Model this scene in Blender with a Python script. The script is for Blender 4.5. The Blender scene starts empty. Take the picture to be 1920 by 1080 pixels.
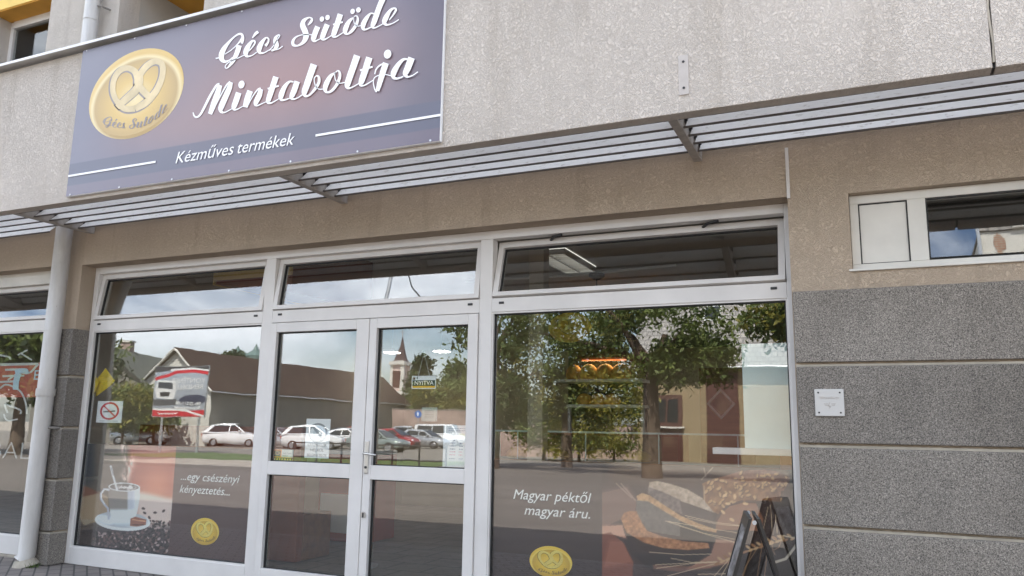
import bpy, bmesh, math, random
import numpy as np
from mathutils import Vector, Matrix

random.seed(7)
RNG = np.random.default_rng(11)
SC = bpy.context.scene
COL = SC.collection

# ------------------------------------------------------------------ camera
F_PX, YAW, PITCH, ROLL = 1477.23, math.radians(-24.118), math.radians(9.936), math.radians(0.9247)
CAM = np.array([0.0, -5.5, 1.36])
_cy, _sy, _cp, _sp = math.cos(YAW), math.sin(YAW), math.cos(PITCH), math.sin(PITCH)
FW = np.array([_sy * _cp, _cy * _cp, _sp])
_r0 = np.array([_cy, -_sy, 0.0]); _u0 = np.cross(_r0, FW)
RT = math.cos(ROLL) * _r0 + math.sin(ROLL) * _u0
UP = -math.sin(ROLL) * _r0 + math.cos(ROLL) * _u0
cd = bpy.data.cameras.new("camera"); co = bpy.data.objects.new("camera", cd); COL.objects.link(co)
cd.sensor_fit = 'HORIZONTAL'; cd.sensor_width = 36.0; cd.lens = 36.0 * F_PX / 1920.0
cd.clip_start = 0.05; cd.clip_end = 2000
m = Matrix(((RT[0], UP[0], -FW[0], CAM[0]), (RT[1], UP[1], -FW[1], CAM[1]), (RT[2], UP[2], -FW[2], CAM[2]), (0, 0, 0, 1)))
co.matrix_world = m
SC.camera = co

# ------------------------------------------------------------------ sky, sun, exposure
SUN_EL, SUN_AZ = math.radians(56), math.radians(14)      # azimuth from +y (behind the shop) towards +x
SUN_STRENGTH, SKY_STRENGTH, EXPOSURE = 4.8, 0.13, 1.6
w = bpy.data.worlds.new("World"); SC.world = w; w.use_nodes = True
nt = w.node_tree; nt.nodes.clear()
out = nt.nodes.new('ShaderNodeOutputWorld'); bg = nt.nodes.new('ShaderNodeBackground')
sky = nt.nodes.new('ShaderNodeTexSky'); sky.sky_type = 'NISHITA'; sky.sun_disc = False
sky.sun_elevation = SUN_EL; sky.sun_rotation = SUN_AZ
sky.altitude = 100; sky.air_density = 1.0; sky.dust_density = 1.5; sky.ozone_density = 1.0
tc = nt.nodes.new('ShaderNodeTexCoord'); mp = nt.nodes.new('ShaderNodeMapping'); mp.inputs['Scale'].default_value = (1.0, 1.0, 2.6)
nz = nt.nodes.new('ShaderNodeTexNoise'); nz.inputs['Scale'].default_value = 2.3; nz.inputs['Detail'].default_value = 7; nz.inputs['Roughness'].default_value = 0.58
nz.inputs['Distortion'].default_value = 0.5
cr = nt.nodes.new('ShaderNodeValToRGB'); cr.color_ramp.elements[0].position = 0.42; cr.color_ramp.elements[1].position = 0.66
mx = nt.nodes.new('ShaderNodeMix'); mx.data_type = 'RGBA'
mx.inputs[7].default_value = (10.0, 10.5, 11.3, 1)
nt.links.new(tc.outputs['Generated'], mp.inputs[0]); nt.links.new(mp.outputs[0], nz.inputs['Vector'])
nt.links.new(nz.outputs['Fac'], cr.inputs[0]); nt.links.new(cr.outputs[0], mx.inputs[0])
nt.links.new(sky.outputs[0], mx.inputs[6]); nt.links.new(mx.outputs[2], bg.inputs[0])
bg.inputs[1].default_value = SKY_STRENGTH; nt.links.new(bg.outputs[0], out.inputs[0])
sd = bpy.data.lights.new("sun", 'SUN'); so = bpy.data.objects.new("sun", sd); COL.objects.link(so)
sd.energy = SUN_STRENGTH; sd.angle = math.radians(0.5); sd.color = (1.0, 0.95, 0.87)
_sd = Vector((math.sin(SUN_AZ) * math.cos(SUN_EL), math.cos(SUN_AZ) * math.cos(SUN_EL), math.sin(SUN_EL)))
so.rotation_euler = _sd.to_track_quat('Z', 'Y').to_euler(); so.location = (0, 20, 40)
SC.view_settings.view_transform = 'Standard'; SC.view_settings.look = 'None'
SC.view_settings.exposure = EXPOSURE; SC.view_settings.gamma = 1.0
SC.render.engine = 'CYCLES'
SC.cycles.max_bounces = 8; SC.cycles.diffuse_bounces = 4; SC.cycles.glossy_bounces = 4
SC.cycles.transparent_max_bounces = 24; SC.cycles.transmission_bounces = 4
SC.cycles.caustics_reflective = False; SC.cycles.caustics_refractive = False
SC.cycles.use_denoising = True; SC.cycles.sample_clamp_indirect = 6.0

# ------------------------------------------------------------------ measuring helpers
def at(px, py, Y):
    d = FW + (px - 960) / F_PX * RT - (py - 540) / F_PX * UP
    p = CAM + d * ((Y - CAM[1]) / d[1]); return float(p[0]), float(p[2])
def atd(px, py, dep):                       # a thing seen mirrored in the glass: returns where it really stands, across the street
    d = FW + (px - 960) / F_PX * RT - (py - 540) / F_PX * UP
    p = CAM + d * dep; return float(p[0]), -float(p[1]), float(p[2])
def proj(x, y, z):
    d0, d1, d2 = x - CAM[0], y - CAM[1], z - CAM[2]
    zz = d0 * FW[0] + d1 * FW[1] + d2 * FW[2]
    return 960 + F_PX * (d0 * RT[0] + d1 * RT[1] + d2 * RT[2]) / zz, 540 - F_PX * (d0 * UP[0] + d1 * UP[1] + d2 * UP[2]) / zz
def gz(y):                                  # the ground falls a little towards the far side of the street
    a = -y
    return 0.0 if a < 3 else -0.54 * min(1.0, (a - 3) / 40.0)
def lin(c):
    c = np.asarray(c, float) / 255.0
    return np.where(c <= 0.04045, c / 12.92, ((c + 0.055) / 1.055) ** 2.4)
def L3(r, g, b): return tuple(float(v) for v in lin((r, g, b)))

# ------------------------------------------------------------------ materials
def newmat(name):
    m = bpy.data.materials.new(name); m.use_nodes = True
    return m, m.node_tree, m.node_tree.nodes['Principled BSDF']
def objco(nt, scale=(1, 1, 1)):
    tc = nt.nodes.new('ShaderNodeTexCoord'); mp = nt.nodes.new('ShaderNodeMapping')
    mp.inputs['Scale'].default_value = scale
    nt.links.new(tc.outputs['Object'], mp.inputs[0]); return mp.outputs[0]
def noise(nt, vec, scale, detail=4, rough=0.5, dist=0.0):
    n = nt.nodes.new('ShaderNodeTexNoise'); n.inputs['Scale'].default_value = scale
    n.inputs['Detail'].default_value = detail; n.inputs['Roughness'].default_value = rough; n.inputs['Distortion'].default_value = dist
    nt.links.new(vec, n.inputs['Vector']); return n.outputs['Fac']
def ramp(nt, fac, stops):
    r = nt.nodes.new('ShaderNodeValToRGB'); e = r.color_ramp.elements
    while len(e) < len(stops): e.new(0.5)
    for k, (p, c) in enumerate(stops):
        e[k].position = p; e[k].color = (c[0], c[1], c[2], 1) if not isinstance(c, (int, float)) else (c, c, c, 1)
    nt.links.new(fac, r.inputs[0]); return r.outputs[0]
def mixc(nt, fac, a, b, mode='MIX'):
    x = nt.nodes.new('ShaderNodeMix'); x.data_type = 'RGBA'; x.blend_type = mode
    if isinstance(fac, (int, float)): x.inputs[0].default_value = fac
    else: nt.links.new(fac, x.inputs[0])
    for i, v in ((6, a), (7, b)):
        if isinstance(v, (tuple, list)): x.inputs[i].default_value = (v[0], v[1], v[2], 1)
        else: nt.links.new(v, x.inputs[i])
    return x.outputs[2]
def bump(nt, p, h, strength, dist=0.01):
    b = nt.nodes.new('ShaderNodeBump'); b.inputs['Strength'].default_value = strength; b.inputs['Distance'].default_value = dist
    nt.links.new(h, b.inputs['Height']); nt.links.new(b.outputs[0], p.inputs['Normal'])
def mat(name, c, rough=0.6, metal=0.0, var=0.12, vscale=3.0, bs=0.0, bscale=60, spec=0.5, stretch=(1, 1, 1)):
    m, nt, p = newmat(name)
    v = objco(nt, stretch)
    f = noise(nt, v, vscale, 5, 0.6)
    a = tuple(min(1, x * (1 - var)) for x in c); b = tuple(min(1, x * (1 + var)) for x in c)
    nt.links.new(ramp(nt, f, [(0.3, a), (0.7, b)]), p.inputs['Base Color'])
    p.inputs['Roughness'].default_value = rough; p.inputs['Metallic'].default_value = metal
    p.inputs['Specular IOR Level'].default_value = spec
    if bs: bump(nt, p, noise(nt, v, bscale, 4, 0.6), bs, 0.006)
    return m
def plaster(name, c, stain, bs=0.75):
    m, nt, p = newmat(name)
    v = objco(nt)
    big = noise(nt, v, 0.9, 6, 0.62)
    base = ramp(nt, big, [(0.3, tuple(x * 0.88 for x in c)), (0.7, tuple(min(1, x * 1.08) for x in c))])
    sv = objco(nt, (3.0, 3.0, 0.35))                      # rain streaks
    st = ramp(nt, noise(nt, sv, 1.7, 6, 0.65), [(0.52, 0.0), (0.82, 0.6)])
    col = mixc(nt, st, base, stain)
    ridge = noise(nt, v, 52, 2, 0.5, 1.2)                   # scratched render: winding grooves
    worm = ramp(nt, ridge, [(0.41, 1.0), (0.5, 0.0), (0.59, 1.0)])
    fine = noise(nt, v, 120, 3, 0.6)
    h = mixc(nt, 0.45, worm, fine)
    pit = mixc(nt, 0.5, ramp(nt, noise(nt, v, 60, 3, 0.7, 1.0), [(0.34, 0.80), (0.5, 1.0)]), ramp(nt, ridge, [(0.46, 1.0), (0.5, 0.88), (0.54, 1.0)]))   # darker in pits and grooves
    col = mixc(nt, 0.55, col, pit, 'MULTIPLY')
    nt.links.new(col, p.inputs['Base Color']); p.inputs['Roughness'].default_value = 0.9
    p.inputs['Specular IOR Level'].default_value = 0.2
    bump(nt, p, h, bs, 0.012)
    return m
def granite():
    m, nt, p = newmat('granite_speckle')
    v = objco(nt)
    f = noise(nt, v, 150, 3, 0.75, 0.5)
    g = noise(nt, v, 1.2, 4, 0.6)
    sp = ramp(nt, f, [(0.34, (0.035, 0.033, 0.031)), (0.45, (0.170, 0.161, 0.150)), (0.56, (0.295, 0.278, 0.258)), (0.7, (0.54, 0.51, 0.48))])
    tone = ramp(nt, g, [(0.3, (0.74, 0.70, 0.65)), (0.7, (1.0, 0.965, 0.92))])
    oi = nt.nodes.new('ShaderNodeObjectInfo'); per = ramp(nt, oi.outputs['Random'], [(0.0, 0.86), (1.0, 1.08)])     # no two slabs alike
    wet = ramp(nt, noise(nt, objco(nt, (2.2, 2.2, 0.4)), 1.3, 5, 0.65), [(0.5, 1.0), (0.8, 0.74)])
    nt.links.new(mixc(nt, 1.0, mixc(nt, 1.0, mixc(nt, 1.0, sp, tone, 'MULTIPLY'), per, 'MULTIPLY'), wet, 'MULTIPLY'), p.inputs['Base Color'])
    p.inputs['Roughness'].default_value = 0.75; bump(nt, p, f, 0.35, 0.004)
    return m
def glass(name, base=0.115, tint=(0.975, 0.99, 0.98)):
    m = bpy.data.materials.new(name); m.use_nodes = True; nt = m.node_tree; nt.nodes.clear()
    o = nt.nodes.new('ShaderNodeOutputMaterial'); t = nt.nodes.new('ShaderNodeBsdfTransparent'); g = nt.nodes.new('ShaderNodeBsdfGlossy')
    t.inputs[0].default_value = (*tint, 1); g.inputs['Roughness'].default_value = 0.0; g.inputs['Color'].default_value = (1, 1, 1, 1)
    lw = nt.nodes.new('ShaderNodeLayerWeight'); lw.inputs['Blend'].default_value = 0.5      # facing: the same from both sides of the sheet
    pw = nt.nodes.new('ShaderNodeMath'); pw.operation = 'POWER'; pw.inputs[1].default_value = 4.5
    nt.links.new(lw.outputs['Facing'], pw.inputs[0])
    a = nt.nodes.new('ShaderNodeMath'); a.operation = 'MULTIPLY_ADD'; a.inputs[1].default_value = 1 - base; a.inputs[2].default_value = base; a.use_clamp = True
    nt.links.new(pw.outputs[0], a.inputs[0])
    # float glass is never quite flat
    tcx = nt.nodes.new('ShaderNodeTexCoord'); n = nt.nodes.new('ShaderNodeTexNoise'); n.inputs['Scale'].default_value = 2.2; n.inputs['Detail'].default_value = 2
    nt.links.new(tcx.outputs['Object'], n.inputs['Vector'])
    b = nt.nodes.new('ShaderNodeBump'); b.inputs['Strength'].default_value = 0.018; b.inputs['Distance'].default_value = 0.02
    nt.links.new(n.outputs['Fac'], b.inputs['Height']); nt.links.new(b.outputs[0], g.inputs['Normal'])
    x = nt.nodes.new('ShaderNodeMixShader'); nt.links.new(a.outputs[0], x.inputs[0])
    nt.links.new(t.outputs[0], x.inputs[1]); nt.links.new(g.outputs[0], x.inputs[2]); nt.links.new(x.outputs[0], o.inputs[0])
    return m
def printmat(name, rough=0.5, coat=0.0, gain=1.0, spec=0.4, gamma=1.0, sat=1.0):     # printed sheet: colours held by the mesh
    m, nt, p = newmat(name)
    a = nt.nodes.new('ShaderNodeAttribute'); a.attribute_name = 'print'
    gm = nt.nodes.new('ShaderNodeGamma'); gm.inputs['Gamma'].default_value = gamma; nt.links.new(a.outputs['Color'], gm.inputs['Color'])
    hs = nt.nodes.new('ShaderNodeHueSaturation'); hs.inputs['Saturation'].default_value = sat; hs.inputs['Value'].default_value = gain
    nt.links.new(gm.outputs[0], hs.inputs['Color'])
    cl = mixc(nt, 1.0, hs.outputs[0], (0.86, 0.86, 0.86), 'DARKEN'); nt.links.new(cl, p.inputs['Base Color'])
    p.inputs['Roughness'].default_value = rough; p.inputs['Coat Weight'].default_value = coat; p.inputs['Coat Roughness'].default_value = 0.15
    p.inputs['Specular IOR Level'].default_value = spec
    return m
def emis(name, c, s):
    m, nt, p = newmat(name); p.inputs['Emission Color'].default_value = (*c, 1); p.inputs['Emission Strength'].default_value = s
    p.inputs['Base Color'].default_value = (*c, 1); return m
def leafmat(name, c1, c2, trans=0.35):
    m, nt, p = newmat(name)
    v = objco(nt); f = noise(nt, v, 1.1, 4, 0.7); f2 = noise(nt, v, 9.0, 2, 0.6)
    col = mixc(nt, 0.5, ramp(nt, f, [(0.35, c1), (0.65, c2)]), ramp(nt, f2, [(0.35, c1), (0.65, c2)]))
    nt.links.new(col, p.inputs['Base Color']); p.inputs['Roughness'].default_value = 0.6
    t = nt.nodes.new('ShaderNodeBsdfTranslucent'); nt.links.new(col, t.inputs[0])
    x = nt.nodes.new('ShaderNodeMixShader'); x.inputs[0].default_value = trans
    o = nt.nodes['Material Output']; nt.links.new(p.outputs[0], x.inputs[1]); nt.links.new(t.outputs[0], x.inputs[2]); nt.links.new(x.outputs[0], o.inputs[0])
    return m
def slatmat():
    m, nt, p = newmat('slat_white_coat')
    v = objco(nt, (0.6, 3, 3)); f = noise(nt, v, 4, 5, 0.65)
    dirt = ramp(nt, noise(nt, objco(nt, (1, 2, 2)), 12, 5, 0.75), [(0.56, (1, 1, 1)), (0.72, (0.55, 0.50, 0.46))])
    c = mixc(nt, 1.0, ramp(nt, f, [(0.3, (0.83, 0.82, 0.79)), (0.7, (0.91, 0.90, 0.87))]), dirt, 'MULTIPLY')
    nt.links.new(c, p.inputs['Base Color']); p.inputs['Roughness'].default_value = 0.45
    t = nt.nodes.new('ShaderNodeBsdfTranslucent'); nt.links.new(c, t.inputs[0])
    x = nt.nodes.new('ShaderNodeMixShader'); x.inputs[0].default_value = 0.06
    o = nt.nodes['Material Output']; nt.links.new(p.outputs[0], x.inputs[1]); nt.links.new(t.outputs[0], x.inputs[2]); nt.links.new(x.outputs[0], o.inputs[0])
    return m
def brickmat(name, c1, c2, mort, scale, bw=0.5, rh=0.25, ms=0.02, bs=0.4, rot=(0, 0, 0)):
    m, nt, p = newmat(name)
    tc = nt.nodes.new('ShaderNodeTexCoord'); mp = nt.nodes.new('ShaderNodeMapping'); mp.inputs['Rotation'].default_value = rot
    nt.links.new(tc.outputs['Object'], mp.inputs[0])
    b = nt.nodes.new('ShaderNodeTexBrick'); b.inputs['Scale'].default_value = scale
    b.inputs['Brick Width'].default_value = bw; b.inputs['Row Height'].default_value = rh; b.inputs['Mortar Size'].default_value = ms
    b.inputs['Color1'].default_value = (*c1, 1); b.inputs['Color2'].default_value = (*c2, 1); b.inputs['Mortar'].default_value = (*mort, 1)
    nt.links.new(mp.outputs[0], b.inputs['Vector'])
    d = ramp(nt, noise(nt, mp.outputs[0], 2.5, 5, 0.7), [(0.3, 0.7), (0.7, 1.1)])
    nt.links.new(mixc(nt, 0.8, b.outputs['Color'], d, 'MULTIPLY'), p.inputs['Base Color']); p.inputs['Roughness'].default_value = 0.85
    bump(nt, p, b.outputs['Fac'], -bs, 0.01)
    return m

M = {}
M['fascia'] = plaster('plaster_fascia', (0.67, 0.61, 0.55), (0.43, 0.375, 0.315))
M['wall'] = plaster('plaster_wall_shade_tone', (0.52, 0.425, 0.33), (0.33, 0.26, 0.19))  # the band's plaster again, shade and warm ground bounce put into the colour
M['upper'] = plaster('plaster_upper', (0.62, 0.565, 0.505), (0.42, 0.37, 0.32))
M['smooth'] = mat('plaster_smooth', (0.44, 0.42, 0.39), 0.9, var=0.06, bs=0.15, bscale=90)
M['granite'] = granite()
M['pvc'] = mat('white_pvc', (0.66, 0.64, 0.62), 0.38, var=0.07, vscale=2.5)
M['pvc_dirty'] = mat('white_pvc_soiled', (0.66, 0.645, 0.60), 0.5, var=0.1, vscale=2)
M['gasket'] = mat('black_gasket', (0.02, 0.02, 0.02), 0.6)
M['glass'] = glass('window_glass')
M['glass_dark'] = glass('upper_window_glass', 0.03, (0.8, 0.82, 0.82))
M['steel_paint'] = mat('bracket_paint', (0.38, 0.35, 0.32), 0.6, var=0.2, vscale=12)
M['slat'] = slatmat()
M['slat_edge'] = mat('slat_edge_grey', (0.10, 0.09, 0.085), 0.6, var=0.4, vscale=3)
M['black'] = mat('black_plastic', (0.02, 0.02, 0.022), 0.5)
def pipemat():
    m, nt, p = newmat('pipe_paint'); v = objco(nt, (3, 3, 0.5)); base = ramp(nt, noise(nt, v, 3, 5, 0.65), [(0.3, (0.47, 0.455, 0.44)), (0.7, (0.64, 0.63, 0.61))])
    sc = ramp(nt, noise(nt, objco(nt, (9, 9, 4)), 3.2, 4, 0.75, 1.0), [(0.66, (1, 1, 1)), (0.72, (0.42, 0.38, 0.34))]); low = ramp(nt, noise(nt, objco(nt, (1, 1, 0.4)), 2.5, 3), [(0.35, (0.82, 0.79, 0.75)), (0.65, (1, 1, 1))])
    nt.links.new(mixc(nt, 1.0, mixc(nt, 1.0, base, sc, 'MULTIPLY'), low, 'MULTIPLY'), p.inputs['Base Color']); p.inputs['Roughness'].default_value = 0.5; return m
M['pipe'] = pipemat()
M['zinc'] = mat('zinc_flashing', (0.62, 0.61, 0.60), 0.4, 0.3, var=0.15)
M['ochre'] = mat('ochre_paint', (0.60, 0.30, 0.045), 0.8, var=0.1, bs=0.15)
M['yellow_paint'] = mat('yellow_paint', (0.78, 0.55, 0.16), 0.8, var=0.08)
M['metal'] = mat('satin_metal', (0.55, 0.54, 0.52), 0.3, 0.9, var=0.08)
M['white_print'] = mat('white_lettering', (0.92, 0.92, 0.92), 0.5, var=0.01)
M['paper'] = mat('white_paper', (0.82, 0.83, 0.84), 0.7, var=0.03)
M['cream'] = mat('joint_mortar', (0.38, 0.345, 0.285), 0.9, var=0.2, vscale=8, bs=0.3)
M['plate'] = mat('plate_paint', (0.50, 0.46, 0.43), 0.6, var=0.08, vscale=15)
M['ceiling'] = mat('ceiling_paint', (0.46, 0.44, 0.41), 0.9, var=0.04)
M['room'] = mat('room_paint', (0.50, 0.43, 0.34), 0.9, var=0.06)
M['room_dark'] = mat('dark_room_paint', (0.18, 0.17, 0.16), 0.9)
M['tile_floor'] = brickmat('floor_tiles', (0.30, 0.26, 0.22), (0.34, 0.29, 0.25), (0.2, 0.18, 0.16), 1.0, 0.4, 0.4, 0.01)
M['wood'] = mat('brown_laminate', (0.23, 0.105, 0.045), 0.45, var=0.25, vscale=2, stretch=(1, 6, 6))
M['darkwood'] = mat('dark_brown_board', (0.055, 0.035, 0.028), 0.5, var=0.2)
M['orange'] = mat('orange_laminate', (0.24, 0.062, 0.025), 0.5, var=0.1)
M['counter_glass'] = glass('counter_glass', 0.02, (0.86, 0.95, 0.92))
M['crust'] = mat('bread_crust', (0.78, 0.36, 0.07), 0.7, var=0.45, vscale=9, bs=0.4, bscale=30)
M['frost'] = mat('frosted_panel', (0.70, 0.82, 0.82), 0.5, var=0.05)
M['led'] = emis('led_panel_glow', (1.0, 0.95, 0.85), 9.0)
M['added_bar_glow'] = emis('added_warm_glow', (1.0, 0.35, 0.12), 0.3)  # glow added to the underside of a dull orange bar
M['cover'] = mat('cover_plate', (0.55, 0.54, 0.52), 0.6, var=0.05)
M['etch'] = mat('etched_white', (0.50, 0.50, 0.48), 0.6)
M['tube_glow'] = emis('lamp_tube_glow', (1.0, 0.97, 0.9), 0.35)
M['lamp_white'] = mat('lamp_white', (0.75, 0.75, 0.73), 0.4, var=0.02)
M['yellow_film'] = mat('yellow_film', (0.70, 0.50, 0.02), 0.35, var=0.25, vscale=18)
M['goldtext'] = mat('gold_lettering', (0.62, 0.50, 0.22), 0.5)
def golddisc(name, inner, mid, edge):
    m, nt, p = newmat(name); tc = nt.nodes.new('ShaderNodeTexCoord'); mp = nt.nodes.new('ShaderNodeMapping')
    mp.inputs['Location'].default_value = (-1.02, 0, -0.88); mp.inputs['Scale'].default_value = (2, 0, 2)
    nt.links.new(tc.outputs['Generated'], mp.inputs[0]); ln = nt.nodes.new('ShaderNodeVectorMath'); ln.operation = 'LENGTH'; nt.links.new(mp.outputs[0], ln.inputs[0])
    nt.links.new(ramp(nt, ln.outputs['Value'], [(0.0, inner), (0.45, mid), (0.86, edge), (0.93, inner), (1.0, mid)]), p.inputs['Base Color']); p.inputs['Roughness'].default_value = 0.4; return m
M['gold'] = golddisc('gold_emblem', (0.95, 0.72, 0.13), (0.90, 0.58, 0.05), (0.68, 0.40, 0.03))
M['gold_pale'] = golddisc('pale_gold_emblem', (0.80, 0.67, 0.38), (0.68, 0.48, 0.17), (0.50, 0.35, 0.15))
M['gold_rope'] = mat('gold_rope', (0.66, 0.53, 0.30), 0.3, 0.0, var=0.2, vscale=4)
M['gold_rope_deep'] = mat('deep_gold_rope', (0.92, 0.68, 0.16), 0.3, 0.0, var=0.2, vscale=6)
M['gold_shade'] = mat('emblem_line_grey', (0.30, 0.27, 0.27), 0.5)
M['gold_line'] = mat('emblem_line_brown', (0.28, 0.17, 0.03), 0.5)
M['print'] = printmat('printed_film', 0.55, gain=1.4)
M['print_dim'] = printmat('printed_film_brown', 0.55, gain=1.35, gamma=1.3, sat=0.9)
M['print_mid'] = printmat('printed_film_coffee', 0.55, gain=1.7, gamma=1.2, sat=0.85)
M['sign'] = printmat('printed_sign_with_sheen', 0.38, 0.25)
M['paver'] = brickmat('pavers', (0.185, 0.165, 0.155), (0.23, 0.20, 0.18), (0.07, 0.065, 0.06), 1.0, 0.21, 0.105, 0.008, 0.6, (0, 0, math.radians(38)))
M['asphalt'] = mat('asphalt', (0.135, 0.115, 0.10), 0.9, var=0.2, vscale=0.8, bs=0.4, bscale=140, stretch=(0.25, 1, 1))
M['gravel'] = mat('gravel', (0.34, 0.30, 0.25), 0.95, var=0.25, vscale=2.5, bs=0.5, bscale=60)
M['car_park'] = mat('worn_car_park', (0.20, 0.18, 0.155), 0.95, var=0.25, vscale=1.5, bs=0.4, bscale=60)
M['grass'] = mat('grass', (0.075, 0.12, 0.025), 0.9, var=0.45, vscale=4, bs=0.6, bscale=30)
M['kerb'] = mat('kerb_concrete', (0.20, 0.185, 0.17), 0.9, var=0.12, vscale=6)
M['tyre'] = mat('tyre_rubber', (0.02, 0.02, 0.02), 0.8)
M['rim'] = mat('alloy_rim', (0.5, 0.5, 0.52), 0.3, 0.8)
M['carglass'] = mat('car_glass', (0.025, 0.03, 0.035), 0.05, var=0.02)
M['lens'] = mat('headlight_lens', (0.8, 0.82, 0.85), 0.1, var=0.02)
M['tiles_brown'] = brickmat('roof_tiles_brown', (0.052, 0.026, 0.019), (0.07, 0.035, 0.025), (0.03, 0.016, 0.012), 1.0, 0.3, 0.35, 0.03, 0.6)
M['tiles_grey'] = brickmat('roof_tiles_grey', (0.32, 0.30, 0.28), (0.38, 0.355, 0.33), (0.2, 0.19, 0.18), 1.0, 0.3, 0.3, 0.03, 0.6)
M['slate'] = brickmat('slate_roof', (0.11, 0.12, 0.105), (0.14, 0.15, 0.13), (0.07, 0.075, 0.065), 1.0, 0.4, 0.3, 0.02, 0.5)
M['house_white'] = mat('white_render', (0.62, 0.60, 0.55), 0.9, var=0.08, vscale=1.5)
M['house_grey'] = mat('grey_render', (0.22, 0.205, 0.18), 0.9, var=0.12, vscale=0.8)
M['house_beige'] = mat('beige_render', (0.31, 0.235, 0.14), 0.9, var=0.1, vscale=1.0)
M['garden_wall'] = mat('garden_wall', (0.38, 0.28, 0.24), 0.9, var=0.25, vscale=0.8)
M['brick'] = brickmat('old_brick', (0.32, 0.15, 0.09), (0.40, 0.20, 0.12), (0.4, 0.36, 0.3), 1.0, 0.25, 0.08, 0.015, 0.4, (math.radians(90), 0, 0))
M['brownpaint'] = mat('brown_joinery', (0.10, 0.045, 0.035), 0.5)
M['copper'] = mat('copper_green', (0.13, 0.20, 0.19), 0.6, 0.1)
M['church'] = mat('church_render', (0.60, 0.47, 0.42), 0.9, var=0.08)
M['spire'] = mat('spire_sheet', (0.11, 0.072, 0.066), 0.5, 0.2, var=0.2)
M['bark'] = mat('bark', (0.12, 0.085, 0.06), 0.95, var=0.3, vscale=10, bs=0.8, bscale=25)
M['leaf_dark'] = leafmat('leaf_dark', (0.045, 0.080, 0.020), (0.12, 0.165, 0.042))
M['leaf_mid'] = leafmat('leaf_mid', (0.075, 0.115, 0.024), (0.19, 0.23, 0.055))
M['leaf_gold'] = leafmat('leaf_gold', (0.13, 0.13, 0.02), (0.34, 0.30, 0.045))
M['leaf_needle'] = leafmat('leaf_needle', (0.022, 0.040, 0.018), (0.05, 0.075, 0.028))
M['rail'] = mat('dark_rail', (0.03, 0.03, 0.032), 0.5)
M['galv'] = mat('galvanised', (0.55, 0.56, 0.57), 0.4, 0.6)
M['redfilm'] = mat('red_window_film', (0.38, 0.055, 0.03), 0.5, var=0.08)
M['bluefilm'] = mat('pale_blue_film', (0.45, 0.58, 0.66), 0.5, var=0.05)
M['blueround'] = mat('blue_sign_face', (0.03, 0.16, 0.50), 0.4)
M['chalk'] = mat('worn_chalkboard', (0.20, 0.19, 0.19), 0.6, var=0.95, vscale=7, stretch=(1, 1, 3))
M['blackwood'] = mat('black_wood', (0.018, 0.016, 0.015), 0.4, var=0.2)

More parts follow.
